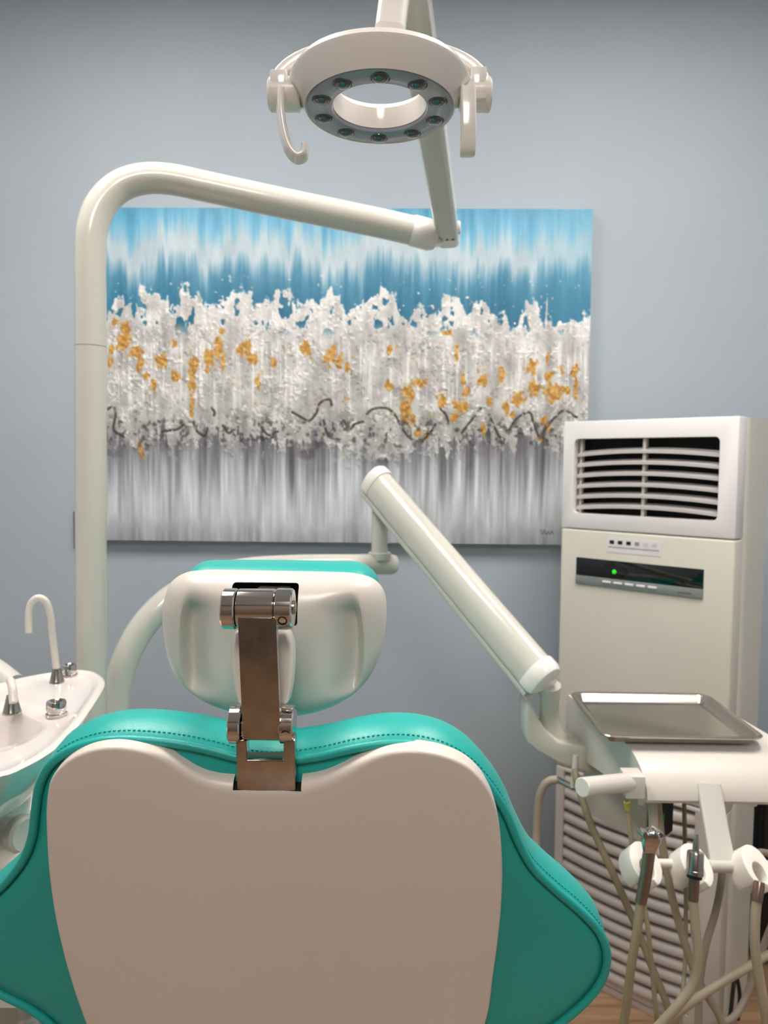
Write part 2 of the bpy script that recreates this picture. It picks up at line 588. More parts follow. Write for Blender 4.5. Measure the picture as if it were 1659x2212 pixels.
cover_px = [(577, 1688), (520, 1687), (470, 1683), (430, 1672), (390, 1650), (350, 1627), (300, 1613), (245, 1608), (190, 1617), (145, 1641), (115, 1676), (105, 1725), (105, 1810), (112, 1900), (126, 1990),
            (152, 2095), (192, 2212), (250, 2340), (340, 2450), (480, 2520), (594, 2530), (720, 2520), (870, 2450), (970, 2350), (1045, 2212), (1066, 2090), (1081, 1965), (1084, 1860), (1072, 1745), (1050, 1692), (1010, 1650), (960, 1627), (900, 1616),
            (835, 1621), (785, 1639), (742, 1660), (700, 1677), (650, 1686)]
WC = 0.017
KP = spline([BF.px(*p, w=0.012) for p in cover_px], 320, True)
uc = BF.px(585, 1700, 0.012)[0]
dip = np.exp(-((KP[:, 0] - uc) / 0.07) ** 2) * (KP[:, 1] > -0.2)
r = 0.0030 + 0.0105 * dip
rings = [(0.001, -0.002), (0.0, 0.001), (0.0, 0.003)]
for a in np.linspace(0, 90, 8):
    rings.append((r * (1 - math.cos(R(a))), (WC - r) + r * math.sin(R(a))))
rings.append((r + 0.012, WC + 0.0006)); rings.append((r + 0.035, WC + 0.001))
V, Fc = rings_mesh(BF, KP, rings)
cover = obj('back_shell', V, Fc, M_COVER, chair, sharp=60)
cover['label'] = 'white plastic back shell with a scooped top edge'
u0, v0 = BF.px(504, 1704, 0.014); u1, _ = BF.px(651, 1704, 0.014)
cutter = fbox('cutter', BF, u0, u1, v0, v0 + 0.1, -0.01, 0.05, M_DARK, chair)  # slot walls coloured near-black to stand for shade
cut(cover, cutter)

# headrest bracket plate (upright, slides into the slot) - a plate in the backrest plane
WB = 0.010          # plate centre above the cushion plane
def bpx(px, py, w=WB):
    return BF.px(px, py, w)
pl_px = [(509, 1600), (533, 1600), (533, 1643), (612, 1643), (612, 1600), (637, 1600), (639, 1710), (512, 1710)]
prism('bracket_plate', BF, [bpx(*p, 0.0155) for p in pl_px], 0.002, 0.0155, M_STAIN, chair, bevel=0.0012)['label'] = 'stained chrome bracket plate with a square window'
# head-rest frame
HP0 = at(594, 1395, 0.775)
HF = Frame(HP0, (1, 0, 0), (0, math.sin(R(3)), math.cos(R(3))))
# lower hinge
def knuckle(name, x0, x1, yc, Y, rad, m=M_CHROME, parent=chair):
    p0 = at(x0, yc, Y); p1 = at(x1, yc, Y)
    p1 = Vector((p1.x, p0.y, p0.z))
    return cyl(name, p0, p1, rad, m, parent, k=40, cham=0.0012)

YL, YU = 0.655, 0.648
zl = at(560, 1566, YL)
for (a, b) in ((497, 524), (606, 637)):
    knuckle('hinge_knuckle', a, b, 1564, YL, 0.0165)
for (a, b) in ((483, 513), (597, 634)):
    knuckle('hinge_knuckle', a, b, 1315, YU, 0.0175)
knuckle('hinge_pin', 514, 596, 1314, YU, 0.0168)
knuckle('hinge_pin', 525, 605, 1568, YL, 0.012)
for (px, py, Y) in ((610, 1338, YU - 0.0158), (617, 1584, YL - 0.0155)):
    c = at(px, py, Y)
    s = lathe('set_screw', c + Vector((0, 0.003, 0)), (0, -1, -0.35), [(0.0042, 0), (0.0042, 0.0035), (0.0030, 0.0035), (0.0030, 0.002), (0.0016, 0.002), (0.0016, 0.0005)], M_BLACK, chair, k=18)
for (px, py, Y, sg) in ((637, 1300, YU, 1),):
    c = at(px - 3, py + 12, Y)
    lathe('hinge_bolt', c, (1, 0, 0), [(0.006, -0.001), (0.006, 0.001), (0.0045, 0.0022)], M_BRUSH, chair, k=18)
# chrome strap between the hinges: slightly bowed plate with a shallow centre crease
A0, A1 = at(555, 1336, YU - 0.0168), at(566, 1598, YL - 0.0140)
w_top = (at(596, 1340, YU).x - at(514, 1340, YU).x) / 2 * 0.98
w_bot = (at(605, 1590, YL).x - at(524, 1590, YL).x) / 2 * 0.98
V, Fc = [], []
nseg, nx = 24, 12
for side in (0, 1):
    for j in range(nseg + 1):
        t = j / nseg
        c = A0.lerp(A1, t); hw = w_top + (w_bot - w_top) * t
        for i in range(nx + 1):
            s = i / nx * 2 - 1
            bow = -0.0004 * (1 - abs(s)) - 0.001 * math.sin(math.pi * t)
            V.append((c.x + s * hw, c.y + (bow if side == 0 else 0.008), c.z))
k1 = (nseg + 1) * (nx + 1)
for j in range(nseg):
    for i in range(nx):
        a = j * (nx + 1) + i
        Fc.append((a, a + 1, a + nx + 2, a + nx + 1))
        Fc.append((k1 + a, k1 + a + nx + 1, k1 + a + nx + 2, k1 + a + 1))
for j in range(nseg):
    for i in (0, nx):
        a = j * (nx + 1) + i
        Fc.append((a, a + nx + 1, k1 + a + nx + 1, k1 + a))
for i in range(nx):
    for j in (0, nseg):
        a = j * (nx + 1) + i
        Fc.append((a, a + 1, k1 + a + 1, k1 + a))
obj('hinge_strap', V, Fc, M_STAIN, chair, sharp=30)['label'] = 'polished chrome strap joining the two headrest hinges'
# plastic sleeve behind the strap, showing on both sides
cap_px = [(508, 1360), (503, 1400), (503, 1440), (508, 1490), (517, 1524), (622, 1522), (629, 1480), (633, 1430), (631, 1390), (622, 1362)]
SF = Frame(at(566, 1440, 0.668), (1, 0, 0), (0, 0.12, 1))
prism('hinge_sleeve', SF, [SF.px(*p) for p in cap_px], -0.025, 0.004, M_ABS, chair, bevel=0.004, bseg=3)

# head-rest shell
hd_px = [(594, 1233), (500, 1231), (440, 1231), (398, 1238), (370, 1258), (357, 1290), (352, 1335), (357, 1385), (368, 1432), (388, 1470), (420, 1500), (465, 1524), (525, 1541), (594, 1547),
         (660, 1542), (715, 1526), (762, 1500), (798, 1462), (820, 1415), (832, 1360), (835, 1312), (829, 1275), (808, 1251), (770, 1239), (700, 1235)]
HPn = spline([HF.px(*p) for p in hd_px], 192, True)
cu, cv = HF.px(594, 1395)
PXM = 0.775 / F
HD = 0.040


def hd_height(u, v, rr):
    base = HD * (max(0.0, 1 - rr ** 3.2)) ** 0.55
    # concave face: the middle falls in a little below the top rim
    x = (u - cu) / PXM; y = -(v - cv) / PXM      # in photo pixels from the centre
    base -= 0.006 * math.exp(-((y - 10) / 95) ** 2) * (1 - min(1, rr) ** 6)
    for sg in (-1, 1):
        q = sg * x
        edge = 176 - 0.0009 * (y - 0) ** 2 + (12 if sg > 0 else 0) * 0 + 6
        tq = (q - edge)
        if tq > 0:
            g = max(0.0, 1 - tq / 17.0); g = g * g * (3 - 2 * g)
        else:
            g = math.exp(-(abs(tq) / 44.0) ** 1.6)
        win = 1 / (1 + math.exp(-(y + 96) / 9)) * 1 / (1 + math.exp((y - 92) / 9))
        base -= 0.024 * g * win * (1 - min(1, rr) ** 10)
    return base


V, Fc = [], []
NR = 64
n = len(HPn)
rads = [1 - (1 - k / NR) ** 1.0 for k in range(NR + 1)]
rads = [math.sin(math.pi / 2 * k / NR) for k in range(1, NR + 1)]
V.append(HF.pt(cu, cv, hd_height(cu, cv, 0)))
for rr in rads:
    for i in range(n):
        u = cu + (HPn[i, 0] - cu) * rr; vv = cv + (HPn[i, 1] - cv) * rr
        V.append(HF.pt(u, vv, hd_height(u, vv, rr)))
for i in range(n):
    Fc.append((0, 1 + i, 1 + (i + 1) % n))
for j in range(NR - 1):
    for i in range(n):
        q = (i + 1) % n
        Fc.append((1 + j * n + i, 1 + j * n + q, 1 + (j + 1) * n + q, 1 + (j + 1) * n + i))
base = 1 + (NR - 1) * n
for (rr, w) in ((0.995, -0.006), (0.98, -0.008)):
    off = len(V)
    for i in range(n):
        V.append(HF.pt(cu + (HPn[i, 0] - cu) * rr, cv + (HPn[i, 1] - cv) * rr, w))
    for i in range(n):
        q = (i + 1) % n
        Fc.append((base + i, base + q, off + q, off + i))
    base = off
Fc.append(tuple(base + i for i in range(n)))
hshell = obj('headrest_shell', V, Fc, M_ABS, chair, sharp=50)
hshell['label'] = 'white plastic headrest shell with two finger grooves'
u0, v0 = HF.px(497, 1346, 0.035); u1, v1 = HF.px(643, 1262, 0.035)
cutter = fbox('cutter', HF, u0, u1, v0 - 0.002, v1, 0.004, 0.08, M_DARK, chair, bevel=0.003)  # recess walls get the shade as near-black colour
cut(hshell, cutter)
# pad in front of the shell
pad_px = [(594, 1236), (480, 1236), (415, 1240), (375, 1270), (362, 1335), (375, 1430), (430, 1500), (530, 1535), (594, 1540), (660, 1535), (760, 1495), (815, 1420), (825, 1330), (812, 1268), (775, 1243), (700, 1238)]
PP = spline([HF.px(*p) for p in pad_px], 140, True)
rings = [(0.004, -0.004), (0.0, -0.010), (-0.003, -0.02), (-0.006, -0.045), (-0.005, -0.062), (0.001, -0.076), (0.012, -0.085), (0.03, -0.089)]
tw = np.clip((PP[:, 1] - (PP[:, 1].max() - 0.022)) / 0.02, 0, 1)
rings = [(i_ + 0.008 * (1 - tw) - 0.003 * tw * (w_ < -0.012), w_) for i_, w_ in rings]
V, Fc = rings_mesh(HF, PP, rings)
obj('headrest_pad', V, Fc, M_TEAL, chair, sharp=60)['label'] = 'teal leatherette headrest pad'
# post from hinge into the headrest
q0 = at(566, 1300, YU)
box('headrest_mount', q0.x - 0.0215, q0.x + 0.010, q0.y, HP0.y - 0.006, q0.z - 0.012, q0.z - 0.004, M_BRUSH, chair, bevel=0.001)

# seat, leg rest and base (mostly hidden behind the back)
def cushion_box(name, x0, x1, y0, y1, z0, z1, rnd, parent):
    fr = Frame(((x0 + x1) / 2, (y0 + y1) / 2, z0), (1, 0, 0), (0, 1, 0))
    P = np.array(rrect(x1 - x0, y1 - y0, rnd, 8))
    h = z1 - z0
    V, Fc = rings_mesh(fr, P, [(0.01, 0), (0, 0.012), (0, h * 0.6), (0.006, h * 0.82), (0.02, h * 0.95), (0.05, h)])
    return obj(name, V, Fc, M_TEAL, parent, sharp=60)


sx = BP0.x
xa = at(72, 2200, 0.9).x; xb = at(1221, 2200, 0.9).x
cushion_box('seat_cushion', xa, xb, 0.875, 1.42, 0.70, 0.80, 0.09, chair)
cushion_box('leg_rest', sx - 0.2, sx + 0.2, 1.425, 1.95, 0.66, 0.75, 0.12, chair)
box('seat_frame', sx - 0.2, sx + 0.2, 0.93, 1.5, 0.6, 0.70, M_ABS, chair, bevel=0.02, bseg=3)
box('lift_column', sx - 0.13, sx + 0.13, 0.98, 1.36, 0.06, 0.61, M_ABS, chair, bevel=0.03, bseg=3)
box('floor_plate', sx - 0.2, sx + 0.2, 0.8, 1.7, 0.0, 0.06, M_GREY, chair, bevel=0.02, bseg=3)
bq = BF.pt(0.0, -0.46, -0.03)
box('back_support', sx - 0.08, sx + 0.08, bq.y - 0.015, 0.95, 0.62, 0.74, M_GREY, chair, bevel=0.01)

# =================================================================== SPITTOON UNIT (left)
RIM_Z = 1.10
unit = thing('spittoon_unit', 'white ceramic spittoon basin on a white pedestal left of the teal chair', 'spittoon', (-0.62, 1.25, 0))
# pedestal
box('pedestal', -0.92, -0.47, 1.02, 1.68, 0.0, 0.86, M_ABS, unit, bevel=0.05, bseg=4)
rim_px = [(226, 1472), (223, 1484), (197, 1527), (165, 1569), (118, 1615), (60, 1650), (0, 1673)]
back_px = [(-60, 1490), (0, 1473), (29, 1466), (95, 1453), (165, 1445), (203, 1449), (221, 1460)]
rim = [atz(*p, RIM_Z) for p in rim_px]
rim2 = [atz(*p, RIM_Z) for p in back_px]
outl = [(p.x, p.y) for p in rim] + [(-0.56, 0.855), (-0.70, 0.86), (-0.80, 0.93), (-0.84, 1.05), (-0.80, 1.17)] + [(p.x, p.y) for p in rim2]
ZF = Frame((0, 0, RIM_Z), (1, 0, 0), (0, 1, 0))
SPn = spline(outl, 160, True)
cen = np.array([-0.65, 1.02])


def toward(P, c, t):
    return P + (c - P) * t


V, Fc = [], []
n = len(SPn)
bc = np.array([-0.585, 0.985])           # bowl centre
NRM = loop_normals(SPn)
layers = []
hdrop = 0.13
# outer wall, bottom to top
for (tt, z) in ((0.72, -0.215), (0.62, -0.213), (0.48, -0.195), (0.34, -0.165), (0.2, -0.12), (0.1, -0.07), (0.035, -0.03), (0.008, -0.012), (0.0, -0.004)):
    layers.append((toward(SPn, cen, tt), z * 0.64))
layers.append((SPn - NRM * 0.004, 0.0))
layers.append((SPn - NRM * 0.010, 0.0002))
layers.append((SPn - NRM * 0.016, -0.004))
layers.append((SPn - NRM * 0.021, -0.006))
# inner basin: a bowl whose lip is an oval in the front of the rim
ang = np.unwrap(np.arctan2(SPn[:, 1] - bc[1], SPn[:, 0] - bc[0]))
lip = np.stack([bc[0] + 0.118 * np.cos(ang), bc[1] + 0.092 * np.sin(ang)], 1)
inner0 = SPn - NRM * 0.021
for k, t in enumerate((0.25, 0.5, 0.75, 1.0)):
    Q = inner0 * (1 - t) + lip * t
    # keep inside the rim
    layers.append((Q, -0.006 - 0.003 * t))
for (t, z) in ((0.03, -0.013), (0.07, -0.026), (0.14, -0.048), (0.28, -0.075), (0.5, -0.098), (0.75, -0.11), (0.92, -0.115)):
    layers.append((toward(lip, bc, t), z))
for Q, z in layers:
    for i in range(n):
        V.append((Q[i, 0], Q[i, 1], RIM_Z + z))
for j in range(len(layers) - 1):
    for i in range(n):
        q = (i + 1) % n
        Fc.append((j * n + i, j * n + q, (j + 1) * n + q, (j + 1) * n + i))
Fc.append(tuple(range(n - 1, -1, -1)))
Fc.append(tuple((len(layers) - 1) * n + i for i in range(n)))
obj('basin', V, Fc, M_CERAMIC, unit, sharp=60)['label'] = 'glossy white ceramic spittoon basin'
ZL = RIM_Z - 0.0075


def knob(px, py, r, h):
    c = atz(px, py, ZL)
    k = lathe('tap_knob', c, (0, 0, 1), [(r * 1.06, 0), (r * 1.06, 0.004), (r * 0.9, 0.005), (r * 0.9, 0.008), (r, 0.009), (r, h - 0.002), (r * 0.93, h), (r * 0.8, h - 0.001), (r * 0.3, h - 0.0045), (0.0, h - 0.005)], M_CHROME, unit, k=28)


knob(122, 1546, 0.0135, 0.021)
knob(149, 1462, 0.0120, 0.020)


def cone(px, py, r, h):
    c = atz(px, py, ZL)
    lathe('spout_base', c, (0, 0, 1), [(r, 0), (r, 0.003), (r * 0.95, 0.004), (r * 0.55, h), (r * 0.5, h)], M_BRUSH, unit, k=28)
    return c


c1 = cone(123, 1475, 0.0115, 0.024)
Yc = c1.y
sp = [c1 + Vector((0, 0, 0.018)), at(119, 1420, Yc), at(113, 1370, Yc - 0.005), at(108, 1325, Yc - 0.01), at(97, 1297, Yc - 0.012), at(82, 1291, Yc - 0.014), at(68, 1302, Yc - 0.016), at(62, 1330, Yc - 0.018), at(63, 1367, Yc - 0.02)]
tube('water_spout', sp, 0.0055, M_ABS, unit, n=50, k=16)
c2 = cone(26, 1541, 0.0125, 0.026)
tube('water_spout', [c2 + Vector((0, 0, 0.012)), at(27, 1500, c2.y - 0.005), at(24, 1475, c2.y - 0.012), at(22, 1470, c2.y - 0.02), at(27, 1485, c2.y - 0.035), at(29, 1518, c2.y - 0.045)], 0.0055, M_ABS, unit, n=40, k=16)
# small suction-side bits under the basin
sg = at(60, 1800, 0.955)
lathe('side_cap', sg + Vector((-0.01, 0, 0)), (0.85, -0.5, 0.1), [(0.024, 0), (0.024, 0.012), (0.02, 0.016)], M_GREY, unit, k=28)
box('side_box', -0.62, -0.447, 0.925, 1.04, 0.62, 0.962, M_ABS, unit, bevel=0.03, bseg=4)
lathe('basin_neck', (-0.65, 1.1, 0.85), (0, 0, 1), [(0.12, 0), (0.12, 0.02), (0.10, 0.06), (0.11, 0.13)], M_ABS, unit, k=32)
fp = at(38, 2165, 0.93)
lathe('filter_ring', (fp.x, fp.y, 0.0), (0, 0, 1), [(0.05, 0.0), (0.05, 0.02), (0.034, 0.03), (0.03, 0.5), (0.075, 0.55), (0.075, fp.z - 0.022)], M_ABS, unit, k=36)
lathe('filter_cap', (fp.x, fp.y, fp.z - 0.022), (0, 0, 1), [(0.052, 0), (0.054, 0.004), (0.054, 0.015), (0.048, 0.022), (0.04, 0.023), (0.034, 0.018), (0.0, 0.018)], M_BRUSH, unit, k=36)
# back-left wedge (cup holder arm)
wp = at(5, 1455, 1.32)
tube('cup_filler', [Vector((-0.80, 1.34, 0.86)), Vector((-0.80, 1.34, 1.10)), at(-60, 1425, 1.33), at(-10, 1452, 1.31), at(28, 1482, 1.29)], 0.022, M_GREY, unit, n=30, k=18)

# =================================================================== OPERATING LAMP
PY = 1.45
pb = at(197, 1480, PY)
lamp = thing('operating_lamp', 'white ring-shaped dental operating lamp on a bent tube post and folding arm', 'dental lamp', (pb.x, PY, 0.86))
PR = 0.0288
pt1 = at(196, 749.2, PY)
pdir = (pt1 - pb) / (pt1.z - pb.z)
pts = [pb + pdir * (0.86 - pb.z), pt1]
cyl('lower_post', pts[0], pts[1], PR, M_ENAMEL, lamp, k=36)
path = [at(196, 748, PY), at(195.6, 640, PY), at(195.5, 545, PY), at(199, 495, PY + 0.001), at(218, 443, PY + 0.008), at(258, 403, PY + 0.02), at(310, 386, PY + 0.03), at(365, 387, PY + 0.04), at(440, 402, PY + 0.05),
        at(560, 428, PY + 0.068), at(700, 457, PY + 0.09), at(830, 484, PY + 0.11), at(896, 499, PY + 0.12)]
tube('bent_tube', path, PR * 0.985, M_ENAMEL, lamp, n=110, k=32)
e0, e1 = at(888, 497, PY + 0.119), at(945, 512, PY + 0.129)
dd = (e1 - e0).normalized()
lathe('end_collar', e0, dd, [(PR * 1.0, 0), (PR * 1.06, 0.004), (PR * 1.06, (e1 - e0).length * 0.75), (PR * 0.9, (e1 - e0).length * 0.95), (PR * 0.6, (e1 - e0).length)], M_LAMP, lamp, k=32)
j0 = at(952, 506, 1.585)
cyl('elbow_joint', j0 + Vector((-0.012, 0, -0.022)), j0 + Vector((-0.010, 0, 0.020)), 0.016, M_LAMP, lamp, k=24, cham=0.003)
cyl('elbow_pin', j0 + Vector((-0.012, 0.004, 0.0)), j0 + Vector((0.02, 0.004, 0.0)), 0.0085, M_DGREY, lamp, k=20)
a0, a1 = at(969, 512, 1.62), at(868, -150, 0.88)
adir = (a1 - a0).normalized()
sidev = Vector((1, 0, 0)); sidev = (sidev - adir * sidev.dot(adir)).normalized()
AW = 0.0445
a00 = a0 + adir * 0.035
sweep('spring_arm', [a00.lerp(a1, t) for t in np.linspace(0, 1, 12)], rrect(AW, 0.05, 0.011), M_ENAMEL, lamp, up=adir.cross(sidev))
sweep('arm_end_cap', [a0, a0 + adir * 0.005, a0 + adir * 0.036], rrect(AW * 0.98, 0.048, 0.012), M_LAMP, lamp, up=adir.cross(sidev))
for k in range(3):
    c = a0 + adir * 0.042 + sidev * (k - 1) * 0.012 - adir.cross(sidev).normalized() * 0.0
    nrm_ = sidev.cross(adir).normalized()
    if nrm_.y > 0: nrm_ = -nrm_
    cyl('arm_screw', c + nrm_ * 0.022, c + nrm_ * 0.0262, 0.0026, M_DGREY, lamp, k=12)
cyl('arm_pivot', a0 + adir * 0.04 + sidev * 0.021, a0 + adir * 0.04 + sidev * 0.027, 0.013, M_LAMP, lamp, k=24, cham=0.002)
# upper joint above the frame and the stem of the head
LC = at(820, 235, 0.80)
st_top = a1 + Vector((0.0, -0.03, 0.01))
cyl('upper_joint', a1 + Vector((0, 0.03, 0.0)), st_top + Vector((0, -0.025, 0)), 0.026, M_LAMP, lamp, k=28, cham=0.004)
LT = 2.5
LN = Vector((0, -math.sin(R(LT)), -math.cos(R(LT))))
LU = -LN
LE2 = Vector((0, math.cos(R(LT)), -math.sin(R(LT))))
LE1 = Vector((1, 0, 0))
hub = LC + LU * 0.088
s0 = at(842, 74, 0.805)
sweep('stem', [Vector(p) for p in spline([tuple(st_top), tuple(st_top.lerp(s0, 0.5) + Vector((0.002, 0, 0))), tuple(s0)], 14)], rrect(0.031, 0.03, 0.008), M_LAMP, lamp, up=(1, 0, 0))
# yoke: a flat bail from one side pivot over the top to the other
yk = []
for i in range(33):
    a = math.pi * i / 32
    yk.append(LC + LE1 * (0.107 * math.cos(a)) + LU * (0.012 + 0.053 * math.sin(a) ** 0.8) + LE2 * 0.008)
sweep('yoke', yk, rrect(0.03, 0.012, 0.004), M_LAMP, lamp, up=LU)
# ring head
r1, r2, rh = 0.0735, 0.0905, 0.047
body = [(rh, 0.003), (rh - 0.001, 0.010), (rh - 0.001, 0.024), (rh + 0.003, 0.030), (0.062, 0.034), (0.076, 0.033), (0.087, 0.029), (r2, 0.023), (r2 - 0.0005, 0.020), (0.0765, 0.001), (r1 + 0.0018, -0.001), (r1 - 0.001, 0.002), (rh, 0.003)]
k = 72
V, Fc = [], []
for (rr, h) in body[:-1]:
    for i in range(k):
        a = 2 * math.pi * i / k
        V.append(LC + LU * h + LE1 * (rr * math.cos(a)) + LE2 * (rr * math.sin(a)))
nb = len(body) - 1
for j in range(nb):
    jn = (j + 1) % nb
    for i in range(k):
        q = (i + 1) % k
        Fc.append((j * k + i, j * k + q, jn * k + q, jn * k + i))
head = obj('ring_head', V, Fc, M_LAMP, lamp, sharp=32)
V, Fc = [], []
ringp = [(rh + 0.0005, 0.0025), (rh + 0.0015, -0.0005), (rh + 0.004, -0.0015), (r1 - 0.006, -0.0018), (r1 - 0.001, -0.0005), (r1, 0.0025)]
for (rr, h) in ringp:
    for i in range(k):
        a = 2 * math.pi * i / k
        V.append(LC + LU * h + LE1 * (rr * math.cos(a)) + LE2 * (rr * math.sin(a)))
for j in range(len(ringp)):
    jn = (j + 1) % len(ringp)
    for i in range(k):
        q = (i + 1) % k
        Fc.append((j * k + i, j * k + q, jn * k + q, jn * k + i))
face = obj('lens_ring', V, Fc, M_LEDFACE, lamp, sharp=40)
for i in range(10):
    a = 2 * math.pi * (i + 0.55) / 10
    c = LC + LE1 * (0.0603 * math.cos(a)) + LE2 * (0.0603 * math.sin(a)) - LU * 0.0014
    lathe('led_lens', c, -LU, [(0.0098, -0.001), (0.0098, 0.0006), (0.0088, 0.0008), (0.0084, 0.0002), (0.0078, 0.0014), (0.006, 0.0026), (0.003, 0.0034), (0.0, 0.0036)], M_LENS, face, k=22)
# pivots and handles
for sgn, (px, py) in ((-1, (606, 205)), (1, (1030, 192))):
    c = at(px, py, 0.80)
    pin = LC + LE1 * (sgn * 0.080) + LU * 0.014
    cyl('pivot_boss', pin, LC + LE1 * (sgn * 0.112) + LU * 0.014, 0.0165, M_LAMP, lamp, k=28, cham=0.002)
bc1 = at(1030, 193, 0.80)
box('pivot_block', bc1.x - 0.007, bc1.x + 0.0085, 0.785, 0.815, bc1.z - 0.016, bc1.z + 0.016, M_LAMP, lamp, bevel=0.0025)
bc0 = at(607, 190, 0.80)
box('pivot_block', bc0.x - 0.0095, bc0.x + 0.008, 0.785, 0.815, bc0.z - 0.012, bc0.z + 0.012, M_LAMP, lamp, bevel=0.0025)
hp = spline([tuple(at(606, 196, 0.783)), tuple(at(606, 240, 0.780)), tuple(at(612, 285, 0.778)), tuple(at(625, 325, 0.776)), tuple(at(642, 341, 0.776)), tuple(at(656, 336, 0.777)), tuple(at(660, 318, 0.779))], 40)
sweep('handle', [Vector(p) for p in hp], rrect(0.0062, 0.0155, 0.0028), M_LAMP, lamp, up=(0.35, -1, 0))
hp = spline([tuple(at(1011, 188, 0.778)), tuple(at(1012, 240, 0.775)), tuple(at(1012, 290, 0.775)), tuple(at(1010, 326, 0.780)), tuple(at(1010, 334, 0.79)), tuple(at(1010, 330, 0.805)), tuple(at(1010, 318, 0.81))], 40)
sweep('handle', [Vector(p) for p in hp], rrect(0.0155, 0.0062, 0.0028), M_LAMP, lamp, up=(0, -1, 0))

# =================================================================== DELIVERY ARM + INSTRUMENT UNIT
YB = 1.60
tb = at(246, 1540, YB)
deliv = thing('delivery_unit', 'white dental delivery unit with slanting balance arm, tray table and instrument holders', 'dental unit', (tb.x, YB, 0.86))
TR = 0.0290
path = [Vector((tb.x, YB, 0.86)), Vector((tb.x, YB, at(246, 1600, YB).z)), at(247, 1540, YB), at(254, 1480, YB), at(275, 1415, YB + 0.005), at(310, 1352, YB + 0.02), at(362, 1298, YB + 0.045), at(430, 1258, YB + 0.085), at(520, 1233, YB + 0.14),
        at(640, 1222, YB + 0.215), at(750, 1219, YB + 0.275), at(800, 1218, YB + 0.30)]
tube('curved_tube', path, TR, M_ENAMEL, deliv, n=90, k=28, radii=[TR] * 8 + [0.028, 0.0265, 0.025, 0.025])
YE = YB + 0.32
e0, e1 = at(795, 1218, YB + 0.298), at(857, 1219, YE + 0.02)
ed = (e1 - e0); eL = ed.length
lathe('tube_end', e0, ed, [(0.0245, 0), (0.0262, 0.004), (0.0265, eL - 0.02), (0.024, eL - 0.008), (0.017, eL - 0.002), (0.0, eL)], M_ENAMEL, deliv, k=32)
vs = at(820, 1196, YE - 0.012)
vt = at(818, 1095, YE - 0.012)
cyl('pivot_collar', (vs.x, vs.y, vs.z - 0.016), (vs.x, vs.y, vs.z + 0.004), 0.0285, M_GREY, deliv, k=28, cham=0.002)
cyl('pivot_post', (vs.x, vs.y, vs.z - 0.03), (vs.x, vs.y, vt.z + 0.015), 0.0205, M_ENAMEL, deliv, k=28)
# balance arm
B0, B1 = at(812, 1042, YE - 0.01), at(1172, 1470, 1.50)
bd = (B1 - B0).normalized()
bs = bd.cross(Vector((0, 0, 1))).normalized()       # sideways
bh = bs.cross(bd).normalized()
prof = [(0.034 * math.cos(a), -0.006 + 0.05 * math.sin(a)) for a in np.linspace(0, math.pi, 18)]
prof += [(-0.035, -0.016), (-0.0335, -0.022), (0.0335, -0.022), (0.035, -0.016)]
Lb = (B1 - B0).length
V, Fc = sweep_mesh([B0 + bd * (Lb * t) for t in np.linspace(0.02, 0.98, 8)], prof, up=bh)
obj('balance_arm', V, Fc, M_ENAMEL, deliv, sharp=35)['label'] = 'long slanting rounded balance arm'
V, Fc = sweep_mesh([B0 + bd * (Lb * t) for t in np.linspace(0.0, 1.0, 8)], rrect(0.06, 0.017, 0.005), up=bh)
V = [v - bh * 0.0335 for v in V]
obj('arm_rail', V, Fc, M_ENAMEL, deliv, sharp=35)
capp = [(a * 1.06, (b + 0.004) * 1.06 - 0.002) for a, b in prof]
for (q, sg_, nm) in ((B0, -1, 'arm_cap'), (B1, 1, 'arm_cap')):
    pth = [q - bd * sg_ * 0.022, q - bd * sg_ * 0.020, q + bd * sg_ * 0.002, q + bd * sg_ * 0.010, q + bd * sg_ * 0.014]
    V, Fc = sweep_mesh(pth, capp, up=bh, scale=[0.97, 1.0, 1.0, 0.9, 0.7])
    obj(nm, V, Fc, M_LAMP, deliv, sharp=35)
kq = B0 - bh * 0.02 + bd * 0.012
cyl('upper_knuckle', Vector((vs.x, vs.y, vt.z - 0.005)), Vector((vs.x, vs.y, vt.z + 0.02)), 0.024, M_GREY, deliv, k=24, cham=0.003)
# knuckle from the arm down to the unit
kp = [at(1186, 1480, 1.52), at(1186, 1515, 1.53), at(1187, 1550, 1.54), at(1192, 1580, 1.545), at(1205, 1610, 1.55)]
tube('neck', kp, 0.021, M_ENAMEL, deliv, n=24, k=22, radii=[0.024, 0.0205, 0.0205, 0.024, 0.03])
NF = Frame(at(1180, 1570, 1.535), (1, 0.0, 0), (0, 0, 1))
br_px = [(1133, 1508), (1146, 1520), (1158, 1545), (1175, 1568), (1200, 1590), (1250, 1602), (1300, 1600), (1300, 1660), (1235, 1650), (1195, 1634), (1155, 1612), (1134, 1594), (1130, 1575), (1130, 1530)]
prism('swivel_bracket', NF, [NF.px(*p) for p in br_px], -0.06, 0.03, M_ENAMEL, deliv, bevel=0.005, bseg=3)

# instrument table body
YF, YK = 1.255, 1.62
ZT = 0.962


def xl(Y):
    return 0.423 - (Y - 1.26) * 0.155


sidep = [(YK, 0.885), (YK, 0.955), (YK - 0.01, ZT), (1.45, ZT), (1.39, ZT), (1.345, 0.960), (1.31, 0.952), (1.285, 0.940), (1.268, 0.925), (1.258, 0.908), (YF, 0.893), (YF + 0.006, 0.886), (1.36, 0.874), (1.50, 0.858), (1.57, 0.862)]
XR = 0.685
V = [(xl(y), y, z) for y, z in sidep] + [(0.70 - (y - 1.255) * 0.13, y, z) for y, z in sidep]
n = len(sidep)
Fc = [tuple(range(n)), tuple(range(2 * n - 1, n - 1, -1))] + [(i, i + n, (i + 1) % n + n, (i + 1) % n) for i in range(n)]
obj('table_body', V, Fc, M_ABS, deliv, sharp=32, bevel=0.0, bseg=2)
